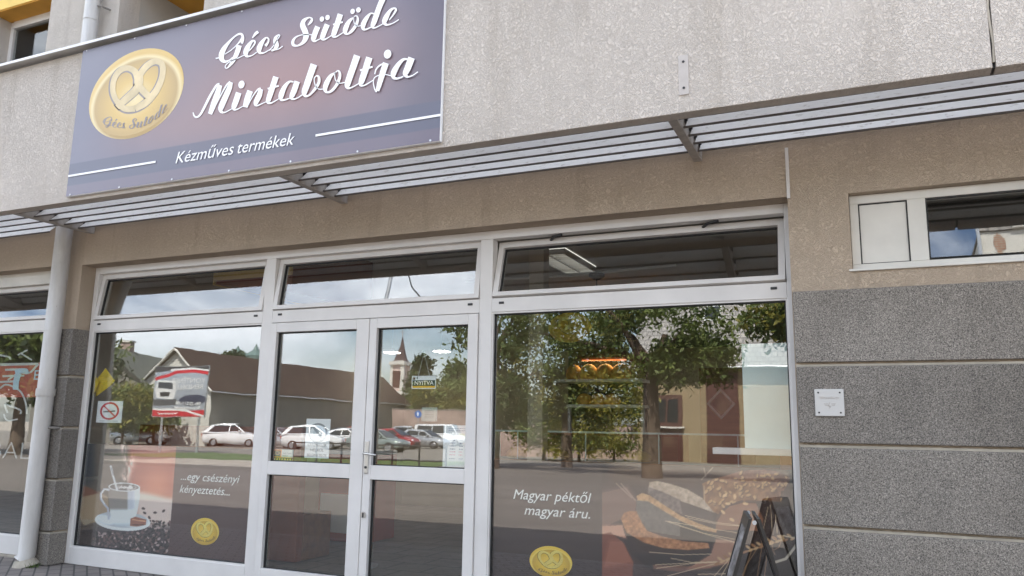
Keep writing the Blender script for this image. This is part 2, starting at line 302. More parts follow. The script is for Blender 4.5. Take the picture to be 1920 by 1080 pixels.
# ------------------------------------------------------------------ mesh builder
class MB:
    def __init__(s): s.v = []; s.f = []; s.mi = []; s.mats = []; s.bev = 0
    def mid(s, m):
        if m not in s.mats: s.mats.append(m)
        return s.mats.index(m)
    def poly(s, pts, m):
        b = len(s.v); s.v += [tuple(p) for p in pts]; s.f.append(tuple(range(b, b + len(pts)))); s.mi.append(s.mid(m)); return s
    def box(s, x0, x1, y0, y1, z0, z1, m):
        b = len(s.v)
        s.v += [(x0, y0, z0), (x1, y0, z0), (x1, y1, z0), (x0, y1, z0), (x0, y0, z1), (x1, y0, z1), (x1, y1, z1), (x0, y1, z1)]
        for q in ((0, 3, 2, 1), (4, 5, 6, 7), (0, 1, 5, 4), (1, 2, 6, 5), (2, 3, 7, 6), (3, 0, 4, 7)):
            s.f.append(tuple(b + i for i in q)); s.mi.append(s.mid(m))
        return s
    def prism(s, pts, axis, a0, a1, m):           # pts: 2-D polygon in the two other axes (counter-clockwise), pushed along axis
        def P(p, a): return {'x': (a, p[0], p[1]), 'y': (p[0], a, p[1]), 'z': (p[0], p[1], a)}[axis]
        b = len(s.v); n = len(pts)
        s.v += [P(p, a0) for p in pts] + [P(p, a1) for p in pts]
        s.f.append(tuple(range(b, b + n))); s.f.append(tuple(b + n + i for i in reversed(range(n))))
        s.mi += [s.mid(m)] * 2
        for i in range(n):
            j = (i + 1) % n; s.f.append((b + i, b + n + i, b + n + j, b + j)); s.mi.append(s.mid(m))
        return s
    def tube(s, pts, rad, m, n=10, cap=True):
        pts = [Vector(p) for p in pts]; rad = rad if isinstance(rad, (list, tuple)) else [rad] * len(pts)
        b = len(s.v); prev = None
        for i, p in enumerate(pts):
            d = (pts[min(i + 1, len(pts) - 1)] - pts[max(i - 1, 0)]).normalized()
            if prev is None: u = d.orthogonal().normalized()
            else: u = (prev - d * prev.dot(d)).normalized()
            prev = u; w = d.cross(u)
            for k in range(n):
                a = 2 * math.pi * k / n; s.v.append(tuple(p + (u * math.cos(a) + w * math.sin(a)) * rad[i]))
        for i in range(len(pts) - 1):
            for k in range(n):
                k2 = (k + 1) % n
                s.f.append((b + i * n + k, b + i * n + k2, b + (i + 1) * n + k2, b + (i + 1) * n + k)); s.mi.append(s.mid(m))
        if cap:
            s.f.append(tuple(b + k for k in reversed(range(n)))); s.f.append(tuple(b + (len(pts) - 1) * n + k for k in range(n))); s.mi += [s.mid(m)] * 2
        return s
    def rings(s, rings, m, cap=True):
        b = len(s.v); n = len(rings[0])
        for r in rings: s.v += [tuple(p) for p in r]
        for i in range(len(rings) - 1):
            for k in range(n):
                k2 = (k + 1) % n
                s.f.append((b + i * n + k, b + i * n + k2, b + (i + 1) * n + k2, b + (i + 1) * n + k)); s.mi.append(s.mid(m))
        if cap:
            s.f.append(tuple(b + k for k in reversed(range(n)))); s.f.append(tuple(b + (len(rings) - 1) * n + k for k in range(n))); s.mi += [s.mid(m)] * 2
        return s
    def build(s, name, parent=None, bevel=0.0, smooth=False, local=False):
        off = Vector((0, 0, 0))
        if parent is not None and not local:
            q = parent
            while q is not None: off += q.location; q = q.parent
        me = bpy.data.meshes.new(name)
        me.from_pydata([(v[0] - off.x, v[1] - off.y, v[2] - off.z) for v in s.v], [], s.f)
        for mm in s.mats: me.materials.append(mm)
        me.polygons.foreach_set('material_index', s.mi)
        bm = bmesh.new(); bm.from_mesh(me); bmesh.ops.recalc_face_normals(bm, faces=bm.faces[:]) if len(s.f) < 4000 else None
        bm.to_mesh(me); bm.free()
        if smooth:
            me.polygons.foreach_set('use_smooth', [True] * len(me.polygons))
            try: me.set_sharp_from_angle(angle=math.radians(40))
            except Exception: pass
        o = bpy.data.objects.new(name, me); COL.objects.link(o)
        if parent is not None: o.parent = parent
        if bevel:
            bv = o.modifiers.new('edge', 'BEVEL'); bv.width = bevel; bv.segments = 2; bv.limit_method = 'ANGLE'; bv.angle_limit = math.radians(40)
        return o
def tag(o, label=None, cat=None, group=None, kind=None):
    if label: o['label'] = label
    if cat: o['category'] = cat
    if group: o['group'] = group
    if kind: o['kind'] = kind
    return o
def thing(name, label, cat, loc=(0, 0, 0), group=None, rz=0.0):
    o = bpy.data.objects.new(name, None); COL.objects.link(o); o.location = loc; o.rotation_euler = (0, 0, rz); o.empty_display_size = 0.2
    return tag(o, label, cat, group)
def dup(root, loc, rz, label, group=None):
    r = root.copy(); COL.objects.link(r); r.location = loc; r.rotation_euler = (0, 0, rz); r['label'] = label
    if group: r['group'] = group
    def rec(src, dst):
        for ch in src.children:
            c = ch.copy(); COL.objects.link(c); c.parent = dst; rec(ch, c)
    rec(root, r); return r
def repaint(root, m, names=('body',)):
    for ch in root.children:
        if ch.name.split('.')[0] in names:
            ch.material_slots[0].link = 'OBJECT'; ch.material_slots[0].material = m
def text(name, s, m, parent, x, y, z, size, shear=0.0, width=None, ext=0.0008, rotx=90, offs=0.0, mirror=False, spacing=1.0, tilt=0.0):
    cu = bpy.data.curves.new('tmp', 'FONT'); cu.body = s; cu.size = size; cu.shear = shear; cu.extrude = ext; cu.offset = offs; cu.space_character = spacing
    cu.resolution_u = 3
    o = bpy.data.objects.new('tmp', cu); COL.objects.link(o)
    dg = bpy.context.evaluated_depsgraph_get(); dg.update()
    me = bpy.data.meshes.new_from_object(o.evaluated_get(dg)); bpy.data.objects.remove(o)
    n = len(me.vertices); c = np.empty(n * 3, 'f'); me.vertices.foreach_get('co', c); c = c.reshape(-1, 3)
    if width and n: c[:, 0] *= width / max(1e-6, c[:, 0].max() - c[:, 0].min())
    off = Vector((0, 0, 0)); q = parent
    while q is not None: off += q.location; q = q.parent
    ct, st = math.cos(tilt), math.sin(tilt)
    X = c[:, 0] * ct - c[:, 1] * st; Z = c[:, 0] * st + c[:, 1] * ct
    w = np.stack([x + (-X if mirror else X) - off.x, y - c[:, 2] - off.y, z + Z - off.z], 1).astype('f')
    if mirror: w[:, 1] = y + c[:, 2] - off.y
    me.vertices.foreach_set('co', w.ravel()); me.update(); me.materials.clear(); me.materials.append(m)
    me.name = name; ob = bpy.data.objects.new(name, me); COL.objects.link(ob)
    if parent is not None: ob.parent = parent
    return ob
def cat_rom(pts, n=7):
    P = np.array(pts, float)
    if len(P) < 3:
        t = np.linspace(0, 1, 4)[:, None]; return P[0] * (1 - t) + P[-1] * t
    Q = np.vstack([2 * P[0] - P[1], P, 2 * P[-1] - P[-2]]); o = []
    for i in range(1, len(Q) - 2):
        for t in np.linspace(0, 1, n, endpoint=False):
            a, b, c, d = Q[i - 1], Q[i], Q[i + 1], Q[i + 2]
            o.append(0.5 * (2 * b + (c - a) * t + (2 * a - 5 * b + 4 * c - d) * t * t + (3 * b - a - 3 * c + d) * t ** 3))
    o.append(P[-1]); return np.array(o)
def ribbon(mb, pts, mapf, m, rad_scale=1.0, dy=0.0, shift=(0, 0), n=7):
    """brush stroke: pts (x, y, width) in drawing units; mapf(x, y) -> (X, Z) on the sheet, dy = its Y"""
    c = cat_rom(pts, n); c[:, 2] = np.maximum(c[:, 2], 3)
    d = np.gradient(c[:, :2], axis=0); d /= np.linalg.norm(d, axis=1)[:, None] + 1e-9
    nrm = np.stack([-d[:, 1], d[:, 0]], 1) * (c[:, 2:3] * 0.5 * rad_scale)
    a, b = c[:, :2] + nrm + shift, c[:, :2] - nrm + shift
    base = len(mb.v)
    for p in list(a) + list(b):
        X, Z = mapf(p[0], p[1]); mb.v.append((X, dy, Z))
    k = len(a)
    for i in range(k - 1):
        mb.f.append((base + i, base + i + 1, base + k + i + 1, base + k + i)); mb.mi.append(mb.mid(m))
def ellip(mb, cx, cy, rx, ry, mapf, m, dy, n=28, ang=0.0):
    pts = []
    for k in range(n):
        a = 2 * math.pi * k / n; ex, ey = rx * math.cos(a), ry * math.sin(a)
        X, Z = mapf(cx + ex * math.cos(ang) - ey * math.sin(ang), cy + ex * math.sin(ang) + ey * math.cos(ang)); pts.append((X, dy, Z))
    mb.poly(pts, m)
def art(name, x0, x1, z0, z1, Y, nx, nz, func, material, parent=None, thick=0.0006, face=-1):
    """printed sheet: a fine grid whose printed colours come from func(x, z, px, py) -> sRGB 0-255"""
    xs = np.linspace(x0, x1, nx); zs = np.linspace(z0, z1, nz); X, Z = np.meshgrid(xs, zs)
    px, py = proj(X, abs(Y) * 0 + Y, Z) if Y > -2 else (X, Z)
    col = np.clip(func(X, Z, px, py), 0, 255); rgb = lin(col)
    off = Vector((0, 0, 0)); q = parent
    while q is not None: off += q.location; q = q.parent
    co = np.stack([X - off.x, np.full_like(X, Y - off.y), Z - off.z], -1).reshape(-1, 3)
    i = np.arange(nx * nz).reshape(nz, nx)
    q4 = np.stack([i[:-1, :-1], i[:-1, 1:], i[1:, 1:], i[1:, :-1]], -1).reshape(-1, 4)
    if face > 0: q4 = q4[:, ::-1]
    me = bpy.data.meshes.new(name); me.from_pydata(co.tolist(), [], q4.tolist())
    a = me.attributes.new('print', 'FLOAT_COLOR', 'POINT')
    a.data.foreach_set('color', np.concatenate([rgb.reshape(-1, 3), np.ones((nx * nz, 1))], 1).astype('f').ravel())
    me.materials.append(material)
    o = bpy.data.objects.new(name, me); COL.objects.link(o)
    if parent is not None: o.parent = parent
    return o
# painting helpers for printed pictures (arrays in, arrays out)
def sstep(a, b, x): t = np.clip((x - a) / (b - a + 1e-9), 0, 1); return t * t * (3 - 2 * t)
def over(c, m, rgb): m = np.clip(m, 0, 1)[..., None]; return c * (1 - m) + np.asarray(rgb, float) * m
def m_ell(x, y, cx, cy, rx, ry, ang=0.0, soft=0.08):
    dx, dy = x - cx, y - cy; u = dx * math.cos(ang) + dy * math.sin(ang); v = -dx * math.sin(ang) + dy * math.cos(ang)
    return 1 - sstep(1 - soft, 1 + soft, np.hypot(u / rx, v / ry))
def m_line(x, y, pts, w, soft=3.0):
    d = np.full(x.shape, 1e9)
    for (ax, ay), (bx, by) in zip(pts[:-1], pts[1:]):
        L = (bx - ax) ** 2 + (by - ay) ** 2 + 1e-9; t = np.clip(((x - ax) * (bx - ax) + (y - ay) * (by - ay)) / L, 0, 1)
        d = np.minimum(d, np.hypot(x - ax - t * (bx - ax), y - ay - t * (by - ay)))
    return 1 - sstep(w / 2, w / 2 + soft, d)
def m_poly(x, y, pts, soft=4.0):
    ins = np.zeros(x.shape, bool); n = len(pts)
    for i in range(n):
        (ax, ay), (bx, by) = pts[i], pts[(i + 1) % n]
        c = ((ay > y) != (by > y)) & (x < (bx - ax) * (y - ay) / ((by - ay) if by != ay else 1e-9) + ax); ins ^= c
    e = m_line(x, y, list(pts) + [pts[0]], 0.0, soft)
    return np.where(ins, 1.0, e * 0.5)
def vnoise(x, y, s, seed=0, octv=4):
    o = np.zeros(x.shape); amp = 1.0; tot = 0
    for k in range(octv):
        g = np.random.default_rng(seed + k).random((97, 97)); u, v = x / s, y / s
        i, j = np.floor(u).astype(int), np.floor(v).astype(int); fu, fv = u - i, v - j; fu = fu * fu * (3 - 2 * fu); fv = fv * fv * (3 - 2 * fv)
        a, b, c, d = g[i % 97, j % 97], g[(i + 1) % 97, j % 97], g[i % 97, (j + 1) % 97], g[(i + 1) % 97, (j + 1) % 97]
        o += amp * ((a * (1 - fu) + b * fu) * (1 - fv) + (c * (1 - fu) + d * fu) * fv); tot += amp; amp *= 0.5; s *= 0.5
    return o / tot

# ================================================================== GROUND
def strip(name, y0, y1, mt, dz, x0=-160, x1=140, ny=2):
    b = MB()
    for k in range(ny):
        a, c = y0 + (y1 - y0) * k / ny, y0 + (y1 - y0) * (k + 1) / ny
        b.poly([(x0, a, gz(a) + dz), (x1, a, gz(a) + dz), (x1, c, gz(c) + dz), (x0, c, gz(c) + dz)], mt)
    return tag(b.build(name), kind='structure')
g = MB()
for a, c in ((-400, -43), (-43, -3), (-3, 300)):
    g.poly([(-400, a, gz(a) - 0.012), (400, a, gz(a) - 0.012), (400, c, gz(c) - 0.012), (-400, c, gz(c) - 0.012)], M['gravel'])
tag(g.build('ground'), kind='structure')
strip('pavement', -2.5, -0.02, M['paver'], -0.004, -60, 60)
tag(MB().box(-60, 60, -2.64, -2.5, -0.16, 0.0, M['kerb']).build('kerb', bevel=0.012), kind='structure')
strip('road', -27.5, -2.64, M['asphalt'], -0.002, ny=5)
tag(MB().box(-27, -13.5, -14.5, -14.36, gz(-14.4) - 0.05, gz(-14.4) + 0.10, M['kerb']).build('kerb'), kind='structure')
strip('grass_verge', -27.5, -20.5, M['grass'], 0.008, -33, -15.5, ny=2)
strip('gravel_path', -20.5, -14.5, M['gravel'], 0.004, -27, -13.5, ny=2)
strip('car_park', -75, -27.5, M['car_park'], -0.004, ny=3)

# ================================================================== BAKERY BUILDING
B = thing('bakery_building', 'grey plastered building whose white framed bakery shopfront sits below a projecting band', 'building', (-3.5, 0, 0))
wl = MB(); YB = 0.12
def wbox(x0, x1, z0, z1, y0=-0.18, y1=YB, m=None): wl.box(x0, x1, y0, y1, z0, z1, m or M['wall'])
wbox(-14, -7.45, 2.90, 3.60); wbox(-7.45, -7.11, 0.0, 3.60); wbox(-7.11, -0.40, 2.882, 3.60)
wbox(-0.40, -0.03, 0, 3.60); wbox(-0.03, 2.3, 0, 2.365); wbox(-0.03, 2.3, 2.865, 3.60); wbox(2.3, 6, 0, 3.60)
wbox(-14, -12.2, 0, 2.90)
wl.build('wall', B)
rows = [(1.784, 2.238), (1.287, 1.757), (0.797, 1.258), (0.312, 0.768), (0.0, 0.283)]
for z0, z1 in rows:
    MB().box(-0.392, 6.0, -0.215, -0.178, z0, z1, M['granite']).build('cladding_slab', B, bevel=0.006)
for z0, z1 in rows:
    MB().box(-7.452, -7.095, -0.217, -0.03, z0, z1, M['granite']).build('cladding_slab', B, bevel=0.008)
for z0, z1 in ((1.757, 1.784), (1.258, 1.287), (0.768, 0.797), (0.283, 0.312)):
    MB().box(-0.392, 6, -0.199, -0.1805, z0 + 0.001, z1 - 0.013, M['cream']).build('joint_mortar', B); MB().box(-7.446, -7.10, -0.206, -0.036, z0 + 0.001, z1 - 0.012, M['cream']).build('joint_mortar', B)
# projecting band in front of the wall
ZB, ZT = 3.19, 4.57
MB().box(-14, 0.682, -1.10, -1.0, ZB, ZT, M['fascia']).build('fascia_band', B, bevel=0.004)
MB().box(0.698, 6, -1.10, -1.0, ZB, ZT, M['fascia']).build('fascia_band', B, bevel=0.004)
jf = MB().box(0.683, 0.697, -1.075, -1.01, ZB + 0.01, ZT - 0.01, M['black'])
jf.tube([(0.690 + 0.005 * math.sin(k * 1.7), -1.093, ZB + 0.03 + k * 0.1) for k in range(14)], 0.0065, M['cream'], 6)
jf.build('expansion_joint', B)
fl = MB().prism([(-1.185, ZT + 0.034), (-1.185, ZT + 0.010), (-1.178, ZT + 0.010), (-1.176, ZT + 0.022), (-0.94, ZT + 0.036), (-0.94, ZT + 0.05)], 'x', -14, 6, M['zinc'])
fl.build('flashing', B)
# upper storey, set back behind the band
YU, HU = 0.5, 7.9
up = MB()
def ubox(x0, x1, z0, z1, y0=YU, y1=YU + 0.28, m=None): up.box(x0, x1, y0, y1, z0, z1, m or M['upper'])
ubox(-14, 6, 3.602, 4.95)
ubox(-14, -10.31, 4.95, HU); ubox(-9.13, -7.878, 4.95, HU); ubox(-6.513, 6, 4.95, HU); ubox(-10.31, -9.13, 6.95, HU); ubox(-7.878, -6.513, 6.95, HU)
up.build('upper_wall', B)
lo = MB(); lo.box(-7.878, -6.513, 1.65, 1.75, 4.95, 6.95, M['smooth']); lo.box(-7.95, -7.878, YU + .28, 1.75, 4.95, 6.95, M['smooth']); lo.box(-6.513, -6.44, YU + .28, 1.75, 4.95, 6.95, M['smooth'])
lo.box(-7.878, -6.513, YU + .28, 1.65, 4.85, 4.95, M['smooth'])
lo.build('balcony_recess', B)
MB().box(-10.31, -9.13, YU - .002, YU + .28, 6.655, 6.95, M['yellow_paint']).build('lintel_face', B)
MB().box(-10.31, -9.13, YU + .012, YU + .28, 6.64, 6.655, M['ochre']).build('lintel_soffit', B)
MB().box(-7.878, -6.513, YU - .002, 1.65, 6.655, 6.95, M['ochre']).build('balcony_soffit', B)
uw = MB(); y0, y1 = YU + .27, YU + .33
uw.box(-10.31, -10.245, y0, y1, 4.95, 6.64, M['pvc']); uw.box(-10.245, -9.0, y0 - .01, y1, 6.54, 6.64, M['pvc']); uw.box(-10.245, -9.0, y0, y1, 4.95, 5.03, M['pvc'])
uwo = uw.build('upper_window', B)
MB().box(-10.245, -9.0, y0 + .03, y0 + .036, 5.03, 6.54, M['glass_dark']).build('pane', uwo)
MB().box(-9.55, -9.0, y0 + .2, y0 + .22, 5.0, 6.4, M['room_dark']).build('blind', uwo)
MB().box(-10.4, -9.0, y0 + .9, y0 + .95, 4.9, 6.9, M['room']).build('room_back', uwo)
# shell and roof: they throw the building's shade on the street
sh = MB(); sh.box(-14.2, -14, YU, 9.0, 0, HU, M['upper']); sh.box(6, 6.2, YU, 9.0, 0, HU, M['upper']); sh.box(-14, 6, 8.8, 9.0, 0, HU, M['upper'])
sh.build('side_wall', B)
MB().box(-14.4, 6.4, YU - .05, 9.2, HU + .002, HU + .2, M['smooth']).build('roof', B)
MB().box(-14, 6, 0.12, 8.8, 3.32, 3.6, M['ceiling']).build('ceiling', B)
MB().box(-14, 6, 0.02, 8.8, -0.2, -0.001, M['tile_floor']).build('shop_floor', B)
iw = MB(); iw.box(-7.52, -7.45, 0.12, 6.6, 0, 3.32, M['room']); iw.box(0.06, 0.14, 0.12, 6.6, 0, 3.32, M['room']); iw.box(-14, 6, 6.6, 6.75, 0, 3.32, M['room'])
iw.box(-14, -7.52, 4.6, 4.7, 0, 3.32, M['room_dark'])
iw.box(0.14, 6, 2.0, 2.1, 0, 3.32, M['room_dark']); 
iw.build('interior_wall', B)
# ------------------------------------------------------------------ shopfront joinery
FY0, FY1 = -0.03, 0.06
P = M['pvc']
fr = MB()
fr.box(-7.10, -7.045, FY0, FY1, 0, 2.88, P); fr.box(-0.44, -0.402, FY0, FY1, 0, 2.88, P); fr.box(-7.045, -0.44, FY0, FY1, 2.813, 2.88, P)
fr.box(-4.888, -4.776, FY0, FY1, 0, 2.813, P); fr.box(-2.727, -2.618, FY0, FY1, 0, 2.813, P)
for a, b in ((-7.045, -4.888), (-4.776, -2.727), (-2.618, -0.44)): fr.box(a, b, FY0, FY1, 2.228, 2.337, P)
fr.box(-7.045, -4.888, FY0, FY1, 0.0, 0.156, P); fr.box(-2.618, -0.44, FY0, FY1, 0.0, 0.156, P); fr.box(-4.776, -2.727, FY0, FY1, 0, 0.018, M['galv'])
frame = fr.build('shopfront_frame', B, bevel=0.004)
for x in (-6.967, -4.965, -4.692, -2.807, -2.536, -0.523):
    MB().box(x - 0.021, x + 0.021, FY0 - 0.007, FY0 + 0.002, 2.290, 2.308, M['black']).build('drain_cap', frame, bevel=0.003)
def gasket(mb, x0, x1, z0, z1, y0, y1, wd=0.009):
    G = M['gasket']
    mb.box(x0, x1, y0, y1, z1 - wd, z1, G); mb.box(x0, x1, y0, y1, z0, z0 + wd * .7, G); mb.box(x0, x0 + wd, y0, y1, z0 + wd * .7, z1 - wd, G); mb.box(x1 - wd, x1, y0, y1, z0 + wd * .7, z1 - wd, G)
def glazed(parent, x0, x1, z0, z1, y=0.012, m=None):
    b = MB(); gasket(b, x0, x1, z0, z1, y - 0.012, y + 0.01); b.build('gasket', parent)
    return MB().box(x0 + 0.004, x1 - 0.004, y, y + 0.006, z0 + 0.004, z1 - 0.004, m or M['glass']).build('pane', parent)
def ring(mb, x0, x1, z0, z1, gx0, gx1, gz0, gz1, y0, y1, m):
    mb.box(x0, x1, y0, y1, gz1, z1, m); mb.box(x0, x1, y0, y1, z0, gz0, m); mb.box(x0, gx0, y0, y1, gz0, gz1, m); mb.box(gx1, x1, y0, y1, gz0, gz1, m)
for x0, x1, lab in ((-7.045, -4.888, 'left display window carrying the coffee cup film'), (-2.618, -0.44, 'right display window carrying the sliced bread film')):
    b = MB(); ring(b, x0, x1, 0.156, 2.228, x0 + 0.012, x1 - 0.012, 0.166, 2.216, -0.022, 0.05, P)
    d = b.build('display_window', B); d['label'] = lab; glazed(d, x0 + 0.012, x1 - 0.012, 0.166, 2.216)
def transom(x0, x1, lab, tilt=0.0, zz=(2.339, 2.811)):
    z0, z1 = zz; b = MB(); gx0, gx1, g0, g1 = x0 + 0.044, x1 - 0.044, z0 + 0.037, z1 - 0.05
    ring(b, x0, x1, z0, z1, gx0, gx1, g0, g1, -0.046, 0.03, P)
    b.box(x0, x1, -0.052, -0.046, z0, z0 + 0.012, P)
    o = b.build('transom_window', B); o['label'] = lab
    pn = glazed(o, gx0, gx1, g0, g1, -0.004)
    if not tilt:                                              # these lights never close quite plumb
        piv = Vector((0, 0, g0)) - B.location; pn.data.transform(Matrix.Translation(piv) @ Matrix.Rotation(-math.radians(2.0), 4, 'X') @ Matrix.Translation(-piv))
    if tilt:
        piv = Vector((0, 0, z0)); R = Matrix.Rotation(-tilt, 4, 'X')
        for q in [o] + list(o.children):
            loc = B.location; T = Matrix.Translation(piv - loc)
            q.data.transform(T @ R @ T.inverted())
    return o
transom(-7.04, -4.892, 'slightly open glazed light above the coffee cup window', math.radians(8))
transom(-4.770, -2.730, 'slightly open glazed light above the double door', math.radians(8))
t3 = transom(-2.612, -0.446, 'tilted open glazed light above the bread window', math.radians(15.5))
for px in (1035, 1322):
    x, z = at(px, 420 if px > 1200 else 446, 0.05)
    MB().tube([(x - 0.08, 0.16, 2.775), (x + 0.02, 0.03, 2.802), (x + 0.10, -0.005, 2.806)], 0.011, M['black'], 6).build('stay_arm', B)
def leaf(x0, x1, gx0, gx1, lab):
    b = MB(); z0, z1 = 0.022, 2.222
    y0, y1 = -0.045, 0.03
    b.box(x0, gx0, y0, y1, z0, z1, P); b.box(gx1, x1, y0, y1, z0, z1, P)
    b.box(gx0, gx1, y0, y1, 2.139, z1, P); b.box(gx0, gx1, y0, y1, 0.921, 1.032, P); b.box(gx0, gx1, y0, y1, z0, 0.155, P)
    o = b.build('door_leaf', B, bevel=0.004); o['label'] = lab
    glazed(o, gx0, gx1, 1.032, 2.139, 0.0); glazed(o, gx0, gx1, 0.155, 0.921, 0.0)
    return o
dl = leaf(-4.773, -3.737, -4.706, -3.861, 'left leaf of the glazed double door')
dr = leaf(-3.731, -2.730, -3.660, -2.815, 'right leaf of the glazed double door, carrying the lever handle')
h = MB(); cx = -3.700
h.box(cx - 0.019, cx + 0.019, -0.055, -0.045, 0.965, 1.225, M['metal'])
h.build('handle_plate', dr, bevel=0.008)
MB().tube([(cx, -0.055, 1.125), (cx, -0.095, 1.125), (cx + 0.03, -0.103, 1.124), (cx + 0.125, -0.10, 1.116)], [0.010, 0.010, 0.010, 0.007], M['metal'], 10).build('handle', dr, smooth=True)
MB().tube([(cx, -0.055, 1.015), (cx, -0.059, 1.015)], 0.011, M['black'], 12).build('keyhole', dr)
lk = MB(); lk.tube([(-3.706, -0.045, 0.645), (-3.706, -0.053, 0.645)], 0.024, M['metal'], 14); lk.box(-3.712, -3.700, -0.056, -0.05, 0.625, 0.662, M['black']); lk.build('lock', dr)
# small high window to the right
sw = MB(); ring(sw, -0.028, 2.295, 2.367, 2.862, 0.022, 2.24, 2.41, 2.806, -0.115, -0.02, M['pvc_dirty'])
sw.box(0.022, 0.0285, -0.11, -0.03, 2.41, 2.806, M['gasket']); sw.box(0.306, 0.408, -0.115, -0.02, 2.41, 2.806, M['pvc_dirty'])
sw.box(-0.05, 2.3, -0.20, -0.10, 2.352, 2.3665, M['pvc_dirty'])
swo = sw.build('high_window', B, bevel=0.004); swo['label'] = 'small high window with a blank panel above the granite cladding'
pb = MB(); gasket(pb, 0.022, 0.306, 2.41, 2.806, -0.104, -0.07, 0.008); pb.build('gasket', swo)
MB().box(0.030, 0.298, -0.098, -0.085, 2.416, 2.798, M['pvc_dirty']).build('blank_panel', swo)
pn = glazed(swo, 0.408, 2.24, 2.41, 2.806, -0.098)
piv = Vector((0, 0, 2.41)) - B.location; pn.data.transform(Matrix.Translation(piv) @ Matrix.Rotation(-math.radians(8.6), 4, 'X') @ Matrix.Translation(-piv))   # its light stands ajar
# neighbour's shopfront on the far left
nf = MB(); XR = -7.455
nf.box(-12.15, XR, FY0, FY1, 2.76, 2.90, M['pvc_dirty']); nf.box(-12.15, XR, FY0, FY1, 2.262, 2.378, P); nf.box(-12.15, XR, FY0, FY1, 0.02, 0.20, P); nf.box(-7.50, XR, FY0, FY1, 0.20, 2.262, P); nf.box(-7.50, XR, FY0, FY1, 2.378, 2.76, P)
nf.box(-9.9, -9.8, FY0, FY1, 0.2, 2.262, P); nf.box(-12.15, -12.0, FY0, FY1, 0.2, 2.76, P); nf.box(-12.15, XR, -0.05, 0.06, -0.01, 0.019, M['cream'])
nfo = nf.build('shopfront_frame', B, bevel=0.004); nfo['label'] = "frame of the neighbouring shop left of the downpipe"
d = MB(); ring(d, -9.8, -7.5, 0.2, 2.262, -9.788, -7.512, 0.21, 2.25, -0.022, 0.05, P); dn = d.build('display_window', B); dn['label'] = 'neighbouring display window left of the downpipe'
glazed(dn, -9.788, -7.512, 0.21, 2.25)
transom(-9.8, -7.51, 'glazed light of the neighbouring shop left of the downpipe', math.radians(10), (2.38, 2.755))

# ================================================================== LOUVRE CANOPY BAYS
def louvre(x0, x1, label, short_last=None):
    t = thing('louvre_canopy', label, 'sun louvre', (x0, -0.6, 3.19), 'louvre bays under the projecting band')
    b = MB(); b.box(x0 - 0.028, x0 + 0.028, -0.998, -0.182, 3.195, 3.207, M['steel_paint']); b.box(x0 + 0.018, x0 + 0.028, -0.998, -0.182, 3.207, 3.325, M['steel_paint']); b.box(x0 - 0.028, x0 - 0.018, -0.998, -0.182, 3.207, 3.325, M['steel_paint'])
    b.build('bracket', t, bevel=0.002)
    for i in range(5):
        y = -0.975 + 0.152 * i; xe = x1 - 0.032
        if short_last and i == 4: xe = short_last
        xa = x0 + 0.045; a = math.radians(46); c = 0.118; dy, dz = c * math.cos(a), c * math.sin(a); th = 0.004
        s = MB(); s.prism([(y, 3.215), (y + th, 3.211), (y + dy + th, 3.211 + dz), (y + dy, 3.215 + dz)], 'x', xa, xe, M['slat'])
        so_ = s.build('slat', t)
        e = MB(); e.box(xa - 0.012, xe, y - 0.004, y + 0.010, 3.203, 3.2135, M['slat_edge']); e.build('slat_lip', so_)
        e = MB(); e.box(xa - 0.014, xa + 0.004, y + dy * .55, y + dy + 0.012, 3.21 + dz * .55, 3.213 + dz, M['black']); e.build('end_cap', so_, bevel=0.003)
    return t
louvre(-10.04, -7.01, 'grey white louvre bay left of the downpipe', -7.40)
louvre(-7.01, -3.95, 'grey white louvre bay below the left part of the bakery sign')
louvre(-3.95, -0.975, 'grey white louvre bay between the two middle brackets, right of the sign')
louvre(-0.975, 5.0, 'grey white louvre bay at the right end, above the small high window')

# ================================================================== DOWNPIPE and small wall fittings
dp = thing('downpipe', 'scuffed white round downpipe on the pillar left of the shopfront', 'downpipe', (-7.27, -0.295, 0))
X, Y = -7.268, -0.298
XU, YUP = at(165, 86, YU - .12)[0], YU - .12
MB().tube([(XU, YUP, HU + .05), (XU, YUP, 5.0), (X, Y, 3.9), (X, Y, 0.10), (X - 0.02, Y - 0.02, 0.05)], [0.085, 0.085, 0.078, 0.078, 0.082], M['pipe'], 20).build('pipe', dp, smooth=True)
for z, hgt, r in ((1.575, 0.07, 0.087), (2.20, 0.012, 0.0805)):
    MB().tube([(X, Y, z), (X, Y, z + hgt)], r, M['pipe'], 20).build('collar', dp, smooth=True)
for z in (6.03, 6.30): MB().tube([(XU, YUP, z), (XU, YUP, z + .014)], .0885, M['pipe'], 20).build('collar', dp, smooth=True)
MB().tube([(XU + .05, YUP, 6.22), (XU + .14, YUP + .02, 6.2), (XU + .16, YU, 6.2)], .012, M['kerb'], 7).build('clamp', dp)
MB().tube([(X, Y, 0.0), (X - 0.01, Y - 0.01, 0.06)], [0.12, 0.085], M['cream'], 14).build('foot', dp)
for z in (1.27,):
    MB().tube([(X + 0.05, Y, z), (X + 0.11, Y + 0.05, z + 0.005), (X + 0.13, -0.2, z)], 0.012, M['kerb'], 7).build('clamp', dp)
wd = MB()
for k in range(46):
    a = random.uniform(0, 6.28); r = random.uniform(0.02, 0.10); x, y = X + 0.10 + r * math.cos(a), Y - 0.03 + 0.6 * r * math.sin(a)
    hh = random.uniform(0.02, 0.06); dx, dy = random.uniform(-.03, .03), random.uniform(-.03, .03)
    wd.poly([(x - .004, y, 0.001), (x + .004, y, 0.001), (x + dx, y + dy, hh)], M['grass'])
tag(wd.build('weed_tuft'), 'small green weed tuft at the foot of the white downpipe', 'weed')
